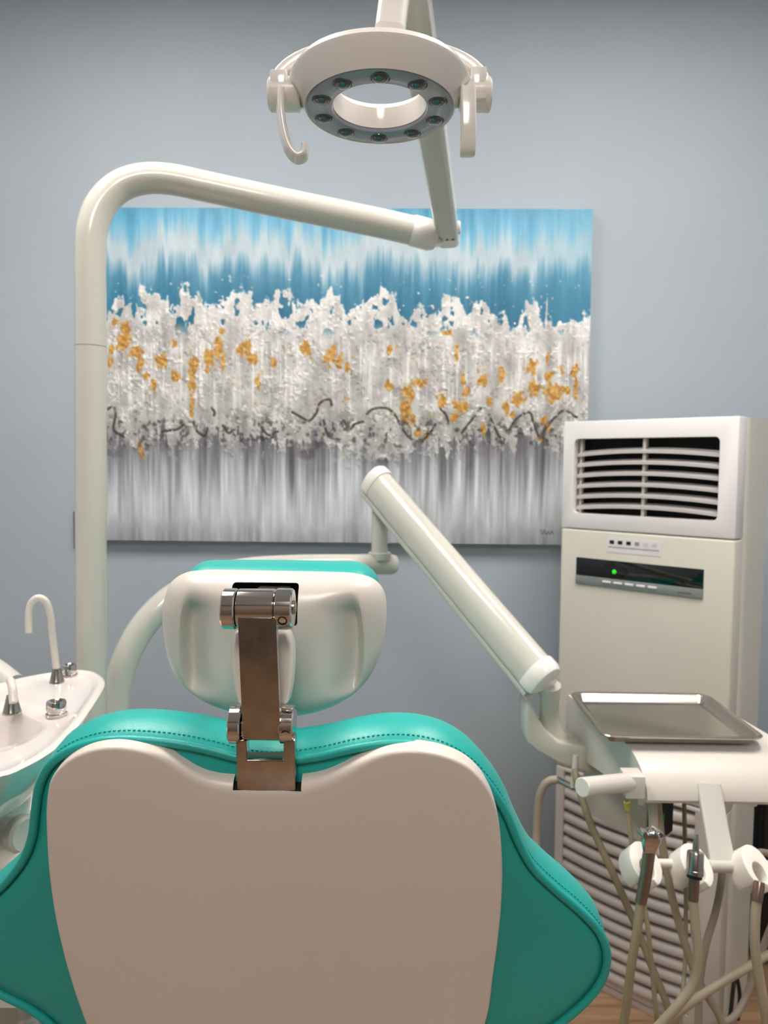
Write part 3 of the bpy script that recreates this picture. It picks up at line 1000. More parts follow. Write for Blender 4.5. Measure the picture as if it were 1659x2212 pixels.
# side handle
hb = at(1382, 1697, 1.262)
box('handle_block', hb.x - 0.028, hb.x + 0.004, 1.245, 1.285, hb.z - 0.016, hb.z + 0.022, M_ABS, deliv, bevel=0.002)
h0, h1 = at(1362, 1689, 1.26), at(1257, 1701, 1.19)
cyl('side_handle', h0, h1, 0.0155, M_ABS, deliv, k=30, cham=0.0015)
# hanger bar and rod with holders
b0, b1 = at(1532, 1712, 1.262), at(1563, 1876, 1.185)
bdv = (b1 - b0)
sweep('hanger_bar', [b0 + Vector((0, 0.004, 0.012)), b0.lerp(b1, 0.5), b1], rrect(0.0395, 0.012, 0.004), M_GREY, deliv, up=(0, -1, 0.4))
rz = at(1450, 1865, 1.19)
cyl('holder_rod', (at(1372, 1864, 1.19).x, 1.19, rz.z), (0.80, 1.19, rz.z), 0.0068, M_ABS, deliv, k=18)
cyl('rod_sleeve', (at(1532, 1870, 1.187).x, 1.188, rz.z - 0.002), (at(1592, 1870, 1.187).x, 1.188, rz.z - 0.002), 0.0098, M_GREY, deliv, k=18, cham=0.001)


def holder(px, py, lean):
    c = at(px, py, 1.175)
    # C ring: long oval in plan, open towards the front, tipped to the viewer
    fr = Frame(c, (math.cos(R(lean)), 0, -math.sin(R(lean))), Vector((0, 0.72, 0.69)))
    pts = []
    ro, ri = 0.0275, 0.0118
    for a in np.linspace(-62, 242, 26):
        pts.append((ro * 0.95 * math.cos(R(a)), ro * 1.2 * math.sin(R(a)) + 0.004))
    for a in np.linspace(242, -62, 22):
        pts.append((ri * math.cos(R(a)), ri * 1.25 * math.sin(R(a)) - 0.004))
    o = prism('instrument_holder', fr, pts, -0.021, 0.021, M_HOLDER, deliv, bevel=0.0078, bseg=5)
    o['label'] = 'white open-ring instrument holder'
    return c, fr


H1 = holder(1384, 1880, 18)
H2 = holder(1493, 1884, 18)
H3 = holder(1622, 1888, 24)
H4 = holder(1745, 1888, 20)
# small nozzle stubs under the table
for px, py in ((1385, 1728), (1628, 1730)):
    c = at(px, py, 1.32)
    cyl('stub', (c.x, c.y, c.z - 0.008), (c.x, c.y, 0.885), 0.006, M_HOLDER, deliv, k=14, cham=0.001)
# control box under the table
CBF_p = at(1392, 1770, 1.42)
ca, sa = math.cos(R(60)), math.sin(R(60))
CBF = Frame(CBF_p, (ca, -sa, 0), (0, 0, 1))    # face turned left, normal towards viewer-left
boxp = [(-0.14, 0.058), (0.0, 0.052), (0.0, -0.05), (-0.14, -0.05)]
CB2 = Frame(CBF_p, (ca, -sa, 0), (0, 0, 1))
prism('control_box', CB2, [(-0.165, 0.105), (0.0, 0.105), (0.0, -0.05), (-0.165, -0.05)], -0.078, 0.0, M_ABS, deliv, bevel=0.004)
CB3 = Frame(CBF_p, (sa, ca, 0), (0, 0, 1))
prism('control_panel', CB3, [(0.008, 0.03), (0.072, 0.03), (0.072, -0.036), (0.055, -0.042), (0.008, -0.03)], 0.0, 0.006, M_BLACK, deliv, bevel=0.001)
fbox('green_display', CB3, 0.028, 0.046, -0.014, 0.004, 0.005, 0.0075, emit('green_display_glow', (10, 110, 40), 0.25), deliv)
# link bar under the table, seen behind the first handpiece
q0, q1 = at(1408, 1712, 1.33), at(1412, 1800, 1.33)
sweep('drop_bar', [q0 + Vector((0, 0, 0.01)), q1], rrect(0.015, 0.012, 0.003), M_GREY, deliv, up=(0, -1, 0))
# elbow hose at the rear left of the table
ft0, ft1 = at(1205, 1684, 1.50), at(1238, 1701, 1.46)
cyl('hose_fitting', ft0, ft1, 0.0062, M_CHROME, deliv, k=16, cham=0.001)
cyl('fitting_block', ft1, Vector((ft1.x + 0.006, ft1.y + 0.01, 0.885)), 0.006, M_GREY, deliv, k=14)
tube('drain_hose', [ft0, at(1185, 1687, 1.505), at(1168, 1712, 1.51), at(1161, 1760, 1.51), at(1158, 1830, 1.5), at(1150, 1940, 1.45), Vector((0.24, 1.42, 0.42)), Vector((0.1, 1.5, 0.25))], 0.0085, M_HOSE2, deliv, n=50, k=14)
# thin air line with a yellow fitting
tl = at(1352, 1712, 1.30)
tube('air_line', [Vector((tl.x, tl.y, 0.885)), at(1356, 1750, 1.30), at(1362, 1800, 1.29), at(1368, 1850, 1.28), at(1395, 1975, 1.25), at(1408, 2090, 1.24), at(1425, 2230, 1.24), Vector((0.50, 1.3, 0.44)), Vector((0.56, 1.42, 0.5)), Vector((0.56, 1.46, 0.875))], 0.0042, M_HOSE3, deliv, n=70, k=12)
yf0, yf1 = at(1354, 1732, 1.3), at(1356, 1748, 1.3)
cyl('air_fitting', yf0, yf1, 0.0058, mat('yellow_fitting', (190, 180, 80), 0.4), deliv, k=14)

# tray
tray_corner = atz(1327, 1580, 0.985)
TX0, TX1 = atz(1228, 1493, 0.985).x + 0.004, atz(1536, 1499, 0.985).x
TY0, TY1 = atz(1400, 1588, 0.983).y, atz(1400, 1491, 0.985).y
tray = thing('instrument_tray', 'shallow stainless steel tray lying on the white instrument table', 'tray', ((TX0 + TX1) / 2, (TY0 + TY1) / 2, ZT + 0.0005))
TF = Frame(((TX0 + TX1) / 2, (TY0 + TY1) / 2, ZT + 0.0008), (1, 0, 0), (0, 1, 0))
P = np.array(rrect(TX1 - TX0, TY1 - TY0, 0.026, 8))
th = 0.0175
rings = [(0.024, 0.0), (0.018, 0.0012), (0.010, th - 0.004), (0.0, th - 0.0035), (-0.0008, th - 0.0015), (0.0005, th), (0.008, th), (0.0105, th - 0.002), (0.0195, 0.003), (0.026, 0.0015)]
V, Fc = rings_mesh(TF, P, rings)
obj('tray_pan', V, Fc, M_TRAY, tray, sharp=45)

# handpieces with hoses, each held in its own holder
g = 'instruments hanging in the holders'
c = H1[0]
syr = thing('syringe_handpiece', 'chrome three-way syringe with triangular head in the leftmost holder, trailing an olive hose', 'handpiece', tuple(c), g)
p0, p1, p2, p3 = at(1384, 1950, 1.130), at(1394, 1900, 1.135), at(1401, 1850, 1.14), at(1405, 1822, 1.143)
tube('grip', [p0, p1, p2, p3], 0.009, M_BRONZE, syr, n=24, k=18, radii=[0.0085, 0.009, 0.0093, 0.0093])
hh = Frame(at(1405, 1815, 1.143), (1, -0.25, 0), (0.05, 0, 1))
prism('head', hh, [hh.px(*p) for p in ((1390, 1838), (1417, 1838), (1427, 1812), (1424, 1797), (1408, 1788), (1390, 1795), (1385, 1812))], -0.0135, 0.0135, M_CHROME, syr, bevel=0.0045, bseg=4)
for px in (1389, 1421):
    c_ = at(px, 1803, 1.143)
    lathe('button', c_ + Vector((0, 0.012, 0)), (0, -1, 0.2), [(0.006, 0), (0.006, 0.022), (0.004, 0.025)], M_CHROME, syr, k=16)
tube('hose', [p0, at(1376, 2010, 1.125), at(1363, 2090, 1.125), at(1352, 2180, 1.13), Vector((0.345, 1.14, 0.48)), Vector((0.36, 1.17, 0.38)), Vector((0.42, 1.24, 0.36)), at(1455, 2245, 1.31), at(1405, 2080, 1.34), at(1330, 1900, 1.38), at(1272, 1770, 1.41), at(1243, 1672, 1.44), Vector((at(1243, 1672, 1.44).x, 1.445, 0.868))], 0.0068, M_HOSE3, syr, n=110, k=12)

c = H2[0]
mot = thing('motor_handpiece', 'steel air motor cylinder in the middle holder with a bronze connector and beige hose', 'handpiece', tuple(c), g)
q0, q1 = at(1500, 1892, 1.13), at(1503, 1838, 1.138)
ax = q1 - q0; L = ax.length
lathe('barrel', q0, ax, [(0.0105, 0), (0.0128, 0.002), (0.0128, L * 0.22), (0.0124, L * 0.23), (0.0124, L * 0.9), (0.0112, L * 0.97), (0.006, L), (0.005, L), (0.0048, L + 0.012), (0.0036, L + 0.018), (0.003, L + 0.024), (0.0, L + 0.025)], M_BRUSH, mot, k=26)
cyl('gasket', q0 - ax.normalized() * 0.003, q0, 0.0112, M_BLACK, mot, k=20)
q2 = at(1497, 1946, 1.125)
cyl('connector', q2, q0 - ax.normalized() * 0.002, 0.0078, M_BRONZE, mot, k=18, cham=0.001)
tube('hose', [q2 + (q0 - q2) * 0.1, at(1502, 2000, 1.122), at(1508, 2060, 1.12), at(1500, 2118, 1.12), at(1470, 2165, 1.12), at(1428, 2212, 1.125), at(1385, 2262, 1.13), Vector((0.36, 1.16, 0.44)), Vector((0.42, 1.24, 0.36)), Vector((0.54, 1.32, 0.40)), at(1560, 2225, 1.34), at(1505, 2110, 1.34), at(1465, 1990, 1.34), at(1440, 1880, 1.35), at(1425, 1780, 1.36), Vector((at(1420, 1740, 1.36).x, 1.37, 0.876))], 0.0072, M_HOSE, mot, n=120, k=12)

c = H3[0]
tur = thing('turbine_hose', 'bare beige turbine hose with bronze connector end in the rightmost visible holder', 'hose', tuple(c), g)
r0, r1_ = at(1641, 1904, 1.135), at(1634, 1948, 1.125)
lathe('connector', r1_, r0 - r1_, [(0.0078, 0), (0.0082, 0.003), (0.0082, (r0 - r1_).length * 0.8), (0.0072, (r0 - r1_).length)], M_BRONZE, tur, k=20)
tube('hose', [r1_ + (r0 - r1_) * 0.1, at(1631, 1995, 1.122), at(1631, 2050, 1.12), at(1640, 2110, 1.12), at(1652, 2180, 1.12), at(1660, 2260, 1.13), Vector((0.57, 1.15, 0.48)), Vector((0.54, 1.2, 0.38)), Vector((0.46, 1.27, 0.40)), at(1415, 2250, 1.30), at(1480, 2176, 1.29), at(1560, 2122, 1.29), at(1640, 2074, 1.30), at(1700, 2030, 1.31), Vector((0.72, 1.36, 0.74)), Vector((0.72, 1.40, 0.80)), Vector((0.71, 1.42, 0.875))], 0.0072, M_HOSE, tur, n=120, k=12)
# spare hose looping behind the rod
c = at(1600, 1850, 1.35)
sc_ = thing('suction_hose', 'grey hose looping down behind the hanger bar below the tray table', 'hose', (c.x, c.y, 0.87))
tube('hose', [Vector((at(1560, 1800, 1.42).x, 1.44, 0.868)), at(1560, 1880, 1.36), at(1548, 1960, 1.34), at(1525, 2040, 1.33), at(1512, 2120, 1.33), at(1507, 2230, 1.33), Vector((0.56, 1.36, 0.42)), Vector((0.66, 1.42, 0.40)), Vector((0.74, 1.46, 0.55)), at(1720, 1900, 1.46), at(1655, 1842, 1.44), at(1615, 1848, 1.44), at(1597, 1862, 1.44)], 0.0065, M_HOSE2, sc_, n=110, k=12)

# =================================================================== AIR CONDITIONER
q = atz(1190, 2085, 0.0)
a_dir = Vector((0.743, -0.669, 0)).normalized()
AF = Frame(q, a_dir, (0, 0, 1))
AW_ = AF.px(1589, 1150)[0]
AH = AF.px(1222, 911)[1]
AD = 0.165
ac = thing('air_conditioner', 'tall cream floor-standing air conditioner in the corner beside the painting', 'air conditioner', tuple(q + AF.a * (AW_ / 2) - AF.c * (AD / 2)))
# carcass
P = np.array([(x + AW_ / 2, y - AD / 2) for x, y in rrect(AW_, AD, 0.012, 4)])
# front right edge is rounder
fr = Frame(q, AF.a, AF.c)                         # u along face, v out of face, c = -z
fz = Frame(q, AF.a, -AF.c); 
out = [(0.0, AD), (0.0, 0.012), (0.004, 0.003), (0.012, 0.0)] + [(AW_ - 0.03 + 0.03 * math.sin(R(a)), 0.03 - 0.03 * math.cos(R(a))) for a in range(0, 91, 10)] + [(AW_, AD)]


def ac_pt(u, d, z):
    return q + AF.a * u - AF.c * d + Vector((0, 0, z))


def ac_box(name, u0, u1, d0, d1, z0, z1, m, parent=ac, bevel=0.0, bseg=2, smooth=True):
    v, f = boxv(u0, u1, d0, d1, z0, z1)
    return obj(name, [ac_pt(*p) for p in v], f, m, parent, smooth, bevel=bevel, bseg=bseg)


n = len(out)
V = [ac_pt(u, d, 0.0) for u, d in out] + [ac_pt(u, d, AH) for u, d in out]
DP = 0.058                                       # front panel thickness in front of carcass
V = [ac_pt(u, d + DP, 0.0) for u, d in out] + [ac_pt(u, d + DP, AH) for u, d in out]
Fc = [tuple(range(n)), tuple(range(2 * n - 1, n - 1, -1))] + [(i, (i + 1) % n, (i + 1) % n + n, i + n) for i in range(n)]
obj('cabinet', V, Fc, M_AC, ac, sharp=30)
z_seam_l = AF.px(1216, 1140)[1]
z_low = AF.px(1215, 1655)[1]
# upper grille frame (four bars with a near-black sheet behind, standing for the shade inside)
gu0, gz1 = AF.px(1241, 950); gu1, gz0 = AF.px(1549, 1131)
gz1 = AF.px(1400, 945)[1]; gz0 = AF.px(1235, 1108)[1]


def ring_frame(name, u0, u1, z0, z1, iu0, iu1, iz0, iz1, d0, d1, m, r_in=0.008):
    o = ac_box(name, u0, u1, d0, d1, z0, z1, m, bevel=0.004)
    cu_ = prism('cutter', AF, [(x + (iu0 + iu1) / 2, y + (iz0 + iz1) / 2) for x, y in rrect(iu1 - iu0, iz1 - iz0, 0.013, 4)], -0.2, 0.2, m, ac)
    # round the four through edges
    return cut(o, cu_)


ring_frame('grille_frame', 0.0, AW_, z_seam_l + 0.001, AH, gu0, gu1, gz0, gz1, 0.0, 0.055, M_ACW)
ac_box('grille_shade_sheet', gu0 - 0.004, gu1 + 0.004, 0.0505, 0.054, gz0 - 0.004, gz1 + 0.004, M_DARK)


def bow_slat(name, u0, u1, z, h, d0, d1, bow, sag, m, nseg=14):
    V, Fc = [], []
    for i in range(nseg + 1):
        s = i / nseg; k_ = 4 * s * (1 - s)
        u = u0 + (u1 - u0) * s
        zz = z + sag * k_
        dd_ = -bow * k_
        V += [ac_pt(u, d0 + dd_, zz), ac_pt(u, d1, zz + h * 0.35), ac_pt(u, d1, zz + h), ac_pt(u, d0 + dd_, zz + h * 0.5)]
    for i in range(nseg):
        for j in range(4):
            a, b_ = i * 4 + j, i * 4 + (j + 1) % 4
            Fc.append((a, b_, b_ + 4, a + 4))
    Fc.append((3, 2, 1, 0)); Fc.append(tuple(nseg * 4 + j for j in range(4)))
    return obj(name, V, Fc, m, ac, sharp=30)


gh = gz1 - gz0
for k in range(6):
    z = gz1 - gh * (0.17 + 0.142 * k)
    bow_slat('louver', gu0 + 0.004, gu1 - 0.002, z - 0.015, 0.0155, 0.012, 0.034, 0.008, 0.010, M_LOUV)
um = (gu0 + gu1) / 2
ac_box('louver_bar', um - 0.004, um + 0.004, 0.012, 0.03, gz0 - 0.001, gz1 + 0.001, M_ACG, bevel=0.001)
ac_box('louver_bar', gu0 + 0.006, gu0 + 0.014, 0.02, 0.034, gz0 - 0.001, gz1 + 0.001, M_ACG, bevel=0.001)
# plain front panel
ac_box('front_panel', 0.0, AW_, 0.0, DP + 0.001, z_low, z_seam_l - 0.001, M_AC, bevel=0.006, bseg=3)
# sticker
s0 = AF.px(1312, 1158); s1 = AF.px(1428, 1200)
su0, su1 = s0[0], s1[0]; sz1 = AF.px(1313, 1161)[1]; sz0 = AF.px(1313, 1192)[1]
stk = ac_box('sticker', su0, su1, -0.0008, 0.001, sz0, sz1, M_SIGN)
for i, mm in enumerate((M_INK, M_INK, M_INK, M_GREYINK, M_FAINT, M_FAINT)):
    uu = su0 + (su1 - su0) * (0.05 + i * 0.158)
    ac_box('sticker_mark', uu, uu + 0.0125, -0.0014, -0.0006, sz1 - 0.016, sz1 - 0.0065, mm, parent=stk)
uu = su0 + 0.004
rng = random.Random(3)
V, Fc = [], []
while uu < su1 - 0.008:
    w_ = rng.uniform(0.0012, 0.0032)
    bv, bf = boxv(uu, uu + w_, -0.0012, -0.0006, sz1 - 0.0262, sz1 - 0.0225)
    Fc += [tuple(i + len(V) for i in ff) for ff in bf]; V += [ac_pt(*p) for p in bv]
    uu += w_ + rng.uniform(0.0006, 0.0014)
tx = obj('sticker_print', V, Fc, M_GREYINK, stk, smooth=False)
tx['kind'] = 'stuff'
# display window and button strip
du0 = AF.px(1246, 1203)[0]; du1 = AF.px(1521, 1230)[0]
dz1 = AF.px(1246, 1203)[1]; dzm = AF.px(1246, 1241)[1]; dz0 = AF.px(1246, 1260)[1]
ac_box('display_window', du0, du1, -0.003, 0.004, dzm, dz1, M_GLASS, bevel=0.001)
ac_box('button_strip', du0, du1, -0.005, 0.004, dz0, dzm - 0.0004, M_SILVER, bevel=0.0015)
zled = AF.px(1328, 1235)
cled = ac_pt(zled[0], -0.003, zled[1])
lathe('power_light', cled + AF.c * -0.001, AF.c, [(0.006, 0), (0.006, 0.002), (0.004, 0.0032), (0.0, 0.0036)], M_GREEN, ac, k=20)
for i in range(5):
    uu = du0 + (du1 - du0) * (0.235 + 0.091 * i)
    ac_box('button', uu, uu + 0.024, -0.0085, -0.004, dz0 + 0.0115, dz0 + 0.0175, M_ACW, bevel=0.0015)
V, Fc = [], []
uu = du1 - 0.06
while uu < du1 - 0.028:
    bv, bf = boxv(uu, uu + 0.003, -0.0056, -0.0048, dz0 + 0.008, dz0 + 0.012)
    Fc += [tuple(i + len(V) for i in ff) for ff in bf]; V += [ac_pt(*p) for p in bv]
    uu += 0.0042
tx = obj('strip_print', V, Fc, M_DGREY, ac, smooth=False); tx['kind'] = 'stuff'
# lower intake grille
lu0, lu1 = AF.px(1218, 1700)[0], AF.px(1497, 1900)[0]
o = ac_box('intake_frame', 0.0, AW_, 0.0, 0.05, 0.02, z_low - 0.001, M_ACG, bevel=0.006, bseg=3)
cut(o, ac_box('cutter', lu0, lu1, -0.2, 0.2, 0.05, z_low - 0.012, M_ACG))
ac_box('intake_shade_sheet', lu0 - 0.004, lu1 + 0.004, 0.0455, 0.049, 0.045, z_low - 0.008, M_DARK)  # near-black backing sheet, shade between the slats put in as colour
nsl = 15
zs0, zs1 = 0.052, z_low - 0.014
sp_ = (zs1 - zs0) / nsl
for k in range(nsl):
    V, Fc = [], []
    nseg = 14
    for i in range(nseg + 1):
        s = i / nseg; kk = 4 * s * (1 - s)
        u = lu0 + 0.001 + (lu1 - lu0 - 0.002) * s
        z = zs0 + k * sp_ - 0.007 * kk
        dd_ = -0.012 * kk
        hgt = sp_ * 0.74
        V += [ac_pt(u, 0.004 + dd_, z), ac_pt(u, 0.026, z + hgt * 0.55), ac_pt(u, 0.026, z + hgt * 1.12), ac_pt(u, 0.007 + dd_, z + hgt * 0.9), ac_pt(u, 0.0035 + dd_, z + hgt * 0.72), ac_pt(u, 0.002 + dd_, z + hgt * 0.2)]
    for i in range(nseg):
        for j in range(6):
            a, b_ = i * 6 + j, i * 6 + (j + 1) % 6
            Fc.append((a, b_, b_ + 6, a + 6))
    Fc.append(tuple(range(5, -1, -1))); Fc.append(tuple(nseg * 6 + j for j in range(6)))
    obj('intake_slat', V, Fc, M_ACG, ac, sharp=32)
ac_box('foot', 0.0, AW_, 0.004, AD + DP, 0.0, 0.019, M_ACG)

# dark cabinet behind, cable
cabx = at(1603, 1900, 2.14).x
cab = thing('low_cabinet', 'low black cabinet against the wall right of the air conditioner', 'cabinet', (1.4, 2.30, 0))
box('body', cabx + 0.06, 1.80, 2.17, WALL_Y - 0.015, 0.03, 0.56, M_CABINET, cab, bevel=0.003)
box('door', cabx + 0.065, 1.43, 2.152, 2.168, 0.05, 0.54, M_CABINET, cab, bevel=0.002)
box('door', 1.435, 1.795, 2.152, 2.168, 0.05, 0.54, M_CABINET, cab, bevel=0.002)
box('plinth', cabx + 0.08, 1.79, 2.19, WALL_Y - 0.02, 0.0, 0.03, M_BLACK, cab)
cpts = [ac_pt(AW_ + 0.012, 0.12, 0.02), ac_pt(AW_ + 0.02, 0.10, 0.10), ac_pt(AW_ + 0.02, 0.06, 0.17), ac_pt(AW_ + 0.025, 0.02, 0.10), ac_pt(AW_ + 0.03, -0.02, 0.015), ac_pt(AW_ + 0.09, -0.03, 0.007), ac_pt(AW_ + 0.16, 0.03, 0.007), ac_pt(AW_ + 0.20, 0.12, 0.03), ac_pt(AW_ + 0.18, 0.18, 0.007), ac_pt(AW_ + 0.30, 0.12, 0.007)]
cb = tube('power_cable', cpts, 0.005, M_CABLE, None, n=80, k=10)
recenter(cb, (cpts[4].x, cpts[4].y, 0.0))
tag(cb, 'black power cable looping on the floor beside the air conditioner', 'cable')

# wall switch behind the post
ws = thing('wall_switch', 'small dark grey switch plate on the wall behind the lamp post', 'switch', tuple(at(163, 1146, WALL_Y)))
s0 = at(155, 1105, WALL_Y - 0.02); s1 = at(215, 1187, WALL_Y - 0.02)
box('plate', s0.x, s1.x, WALL_Y - 0.012, WALL_Y, s1.z, s0.z, M_DGREY, ws, bevel=0.003)
box('rocker', s0.x + 0.02, s1.x - 0.02, WALL_Y - 0.018, WALL_Y - 0.011, s1.z + 0.02, s0.z - 0.02, M_GREY, ws, bevel=0.002)


# =================================================================== PAINTING
def vnoise(x, y, seed):
    xi = np.floor(x).astype(np.int64); yi = np.floor(y).astype(np.int64)
    fx = x - xi; fy = y - yi
    fx = fx * fx * (3 - 2 * fx); fy = fy * fy * (3 - 2 * fy)

    def h(a, b):
        n_ = (a * 374761393 + b * 668265263 + seed * 974634777) & 0x7fffffff
        n_ = ((n_ ^ (n_ >> 13)) * 1274126177) & 0x7fffffff
        n_ = n_ ^ (n_ >> 16)
        return (n_ & 0xffff) / 65535.0
    return (h(xi, yi) * (1 - fx) + h(xi + 1, yi) * fx) * (1 - fy) + (h(xi, yi + 1) * (1 - fx) + h(xi + 1, yi + 1) * fx) * fy


def fbm(x, y, seed, o=4):
    s = 0; a = 0.5; tot = 0
    for i in range(o):
        s = s + a * vnoise(x * 2 ** i, y * 2 ** i, seed + i); tot += a; a *= 0.5
    return s / tot


def sstep(a, b, x):
    t = np.clip((x - a) / (b - a), 0, 1)
    return t * t * (3 - 2 * t)


def ramp(t, stops):
    xs = [s[0] for s in stops]
    return np.stack([np.interp(t, xs, [s[1][j] for s in stops]) for j in range(3)], -1)


PX0, PX1, PY0, PY1 = 186.0, 1274.0, 450.0, 1173.0
NXp, NYp = 900, 600
gx = np.linspace(PX0, PX1, NXp); gy = np.linspace(PY0, PY1, NYp)
X, Y = np.meshgrid(gx, gy)
st1 = fbm(X / 26, Y / 260, 11, 3); st2 = fbm(X / 9, Y / 170, 23, 3); st3 = fbm(X / 4, Y / 110, 31, 2)
shift = (st1 - 0.5) * 95 + (st2 - 0.5) * 75 + (st3 - 0.5) * 26
blue = ramp(Y + shift * 0.85, [(440, (84, 162, 198)), (470, (100, 182, 220)), (500, (142, 200, 226)), (528, (194, 214, 224)), (558, (198, 216, 226)), (580, (140, 184, 206)), (602, (82, 150, 182)), (640, (52, 130, 164)), (700, (34, 110, 146)), (760, (32, 102, 134))])
tint = ((fbm(X / 18, Y / 60, 41, 3) - 0.5) * 34)[..., None]
blue = blue + tint * np.array([1.0, 0.8, 0.7])
edge_b = np.maximum(sstep(0.82, 1.0, (X - PX0) / (PX1 - PX0)), 0)[..., None]
blue = blue * (1 - 0.35 * edge_b) + np.array((110, 182, 212)) * (0.35 * edge_b)
grey = ramp(Y + shift * 0.9, [(880, (120, 116, 116)), (950, (128, 124, 126)), (985, (150, 147, 150)), (1030, (186, 186, 190)), (1080, (208, 210, 212)), (1125, (204, 206, 207)), (1150, (178, 178, 182)), (1200, (160, 160, 165))])
grey = grey + ((st2 - 0.5) * 92 + (st3 - 0.5) * 26)[..., None] * np.array([1.0, 1.0, 1.0]) + np.array((2, 5, 9))
sp_dark = sstep(0.62, 0.8, fbm(X / 60, Y / 35, 57, 3)) * sstep(1040, 960, Y)
grey = grey - sp_dark[..., None] * np.array((38, 40, 36))
col = np.where((Y < 820)[..., None], blue, grey)
# plaster zone
top_px = [(186, 690), (230, 690), (246, 648), (275, 646), (288, 692), (300, 626), (326, 632), (336, 656), (360, 652), (370, 690), (390, 642), (404, 632), (412, 646), (430, 644), (438, 676), (478, 660), (520, 638), (534, 634), (550, 668), (588, 652), (600, 634), (626, 632), (640, 672), (655, 660), (680, 664), (694, 650), (716, 640), (738, 660), (750, 684), (770, 670), (800, 660), (817, 660), (822, 618), (830, 640), (856, 646), (866, 702), (882, 706), (898, 664), (916, 682), (936, 692), (950, 680), (956, 650), (990, 660), (1010, 690), (1030, 660), (1046, 654), (1060, 682), (1080, 700), (1090, 690), (1110, 706), (1125, 690), (1135, 656), (1160, 668), (1180, 648), (1186, 682), (1176, 714), (1200, 706), (1240, 700), (1274, 697)]
tp = np.interp(X, [p[0] for p in sorted(top_px)], [p[1] for p in sorted(top_px)])
rag = (fbm(X / 13, Y / 17, 71, 4) - 0.5)
tmask = sstep(-5, 4, Y - tp + 12 + rag * 62)
holes = sstep(0.66, 0.71, fbm(X / 16, Y / 24, 77, 3)) * sstep(730, 690, Y)
tmask = tmask * (1 - holes)
spat = sstep(0.80, 0.84, fbm(X / 8, Y / 9, 83, 2)) * sstep(560, 640, Y)
tmask = np.maximum(tmask, spat * (Y < 720))
bt = 945 + (fbm(X / 38, Y * 0 + 3, 91, 3) - 0.5) * 80 + (st2 - 0.5) * 60 + np.interp(X, [186, 300, 420, 560, 700, 760, 900, 1100, 1274], [0, 12, 10, 8, 22, 40, 10, 6, 0])
bmask = sstep(9, -9, Y - bt + (fbm(X / 10, Y / 14, 97, 4) - 0.5) * 80)
bsp = sstep(0.70, 0.78, fbm(X / 9, Y / 16, 101, 3)) * sstep(1020, 960, Y)
bmask = np.maximum(bmask, bsp * 0.7)
mask = tmask * np.where(Y > 820, bmask, 1.0)
fine = fbm(X / 5.5, Y / 6.5, 111, 4)
mid = fbm(X / 22, Y / 30, 121, 4)
stv = fbm(X / 8, Y / 90, 131, 3)
pl = 203 + (mid - 0.5) * 95 + (stv - 0.5) * 48
white_up = sstep(770, 660, Y)
pl = pl + 26 * white_up
clump = sstep(0.56, 0.68, fine) * sstep(0.42, 0.62, fbm(X / 30, Y / 20, 141, 3))
pl = pl + clump * 34
pits = sstep(0.36, 0.28, fine) * sstep(0.40, 0.6, fbm(X / 26, Y / 26, 151, 3)) * sstep(672, 715, Y)
pl = pl - pits * 30
drip = sstep(0.64, 0.74, fbm(X / 6, Y / 120, 161, 2)) * sstep(720, 760, Y) * sstep(900, 850, Y)
pl = pl + drip * 36
low = sstep(860, 930, Y) * 14
pl = np.clip(pl - low, 70, 246)
plc = np.stack([pl, pl * 0.993, pl * 0.985], -1)
plc = np.where((Y > 880)[..., None], plc * np.array([0.985, 1.0, 0.995]), plc)
# gold leaf
gold_px = [(268, 720, 11, 26), (258, 742, 8, 16), (290, 760, 17, 12), (300, 780, 9, 20), (344, 780, 12, 14), (246, 695, 8, 7), (234, 780, 6, 12), (238, 752, 5, 9), (375, 740, 6, 10), (377, 811, 9, 10), (327, 830, 6, 12), (313, 812, 7, 7), (413, 820, 8, 34), (418, 785, 11, 12), (412, 880, 4, 18),
           (447, 780, 7, 24), (456, 776, 5, 20), (472, 750, 8, 28), (480, 780, 7, 20), (521, 755, 9, 12), (534, 745, 8, 18), (545, 772, 12, 12), (557, 822, 6, 14), (591, 780, 6, 10), (660, 745, 11, 16), (383, 704, 6, 8), (298, 988, 8, 26), (708, 770, 9, 16), (722, 760, 5, 22), (735, 775, 7, 14), (752, 790, 5, 10), (480, 716, 6, 8),
           (843, 750, 7, 12), (843, 830, 7, 10), (906, 822, 13, 10), (886, 845, 11, 14), (880, 880, 12, 22), (893, 905, 10, 14), (958, 858, 10, 14), (1000, 873, 17, 10), (985, 895, 8, 10), (1010, 840, 7, 10), (1045, 815, 12, 10), (1003, 812, 5, 16), (1097, 875, 10, 14), (1122, 855, 13, 14), (1150, 785, 10, 16), (1156, 832, 12, 16), (1198, 840, 18, 20), (1242, 795, 8, 12), (1214, 790, 7, 10), (1228, 835, 8, 8), (1246, 830, 5, 20), (1186, 805, 10, 8), (1060, 860, 6, 10), (1048, 920, 7, 14), (1110, 890, 6, 8), (1180, 900, 6, 12), (1190, 915, 6, 10), (925, 935, 6, 10), (988, 755, 4, 20), (965, 713, 12, 5), (1174, 940, 8, 6), (905, 930, 8, 8), (1085, 800, 6, 14), (1185, 770, 4, 12)]
gold = np.zeros_like(X)
gn = fbm(X / 7, Y / 10, 171, 3)
for (gx_, gy_, rx, ry) in gold_px:
    d = np.sqrt(((X - gx_) / (rx * 1.15)) ** 2 + ((Y - gy_) / (ry * 1.15)) ** 2)
    gold = np.maximum(gold, sstep(1.12, 0.72, d + (gn - 0.5) * 1.6))
gspeck = sstep(0.74, 0.8, fbm(X / 7, Y / 11, 181, 3)) * sstep(700, 740, Y) * sstep(960, 900, Y) * 0.6
gold = np.maximum(gold, gspeck) * mask
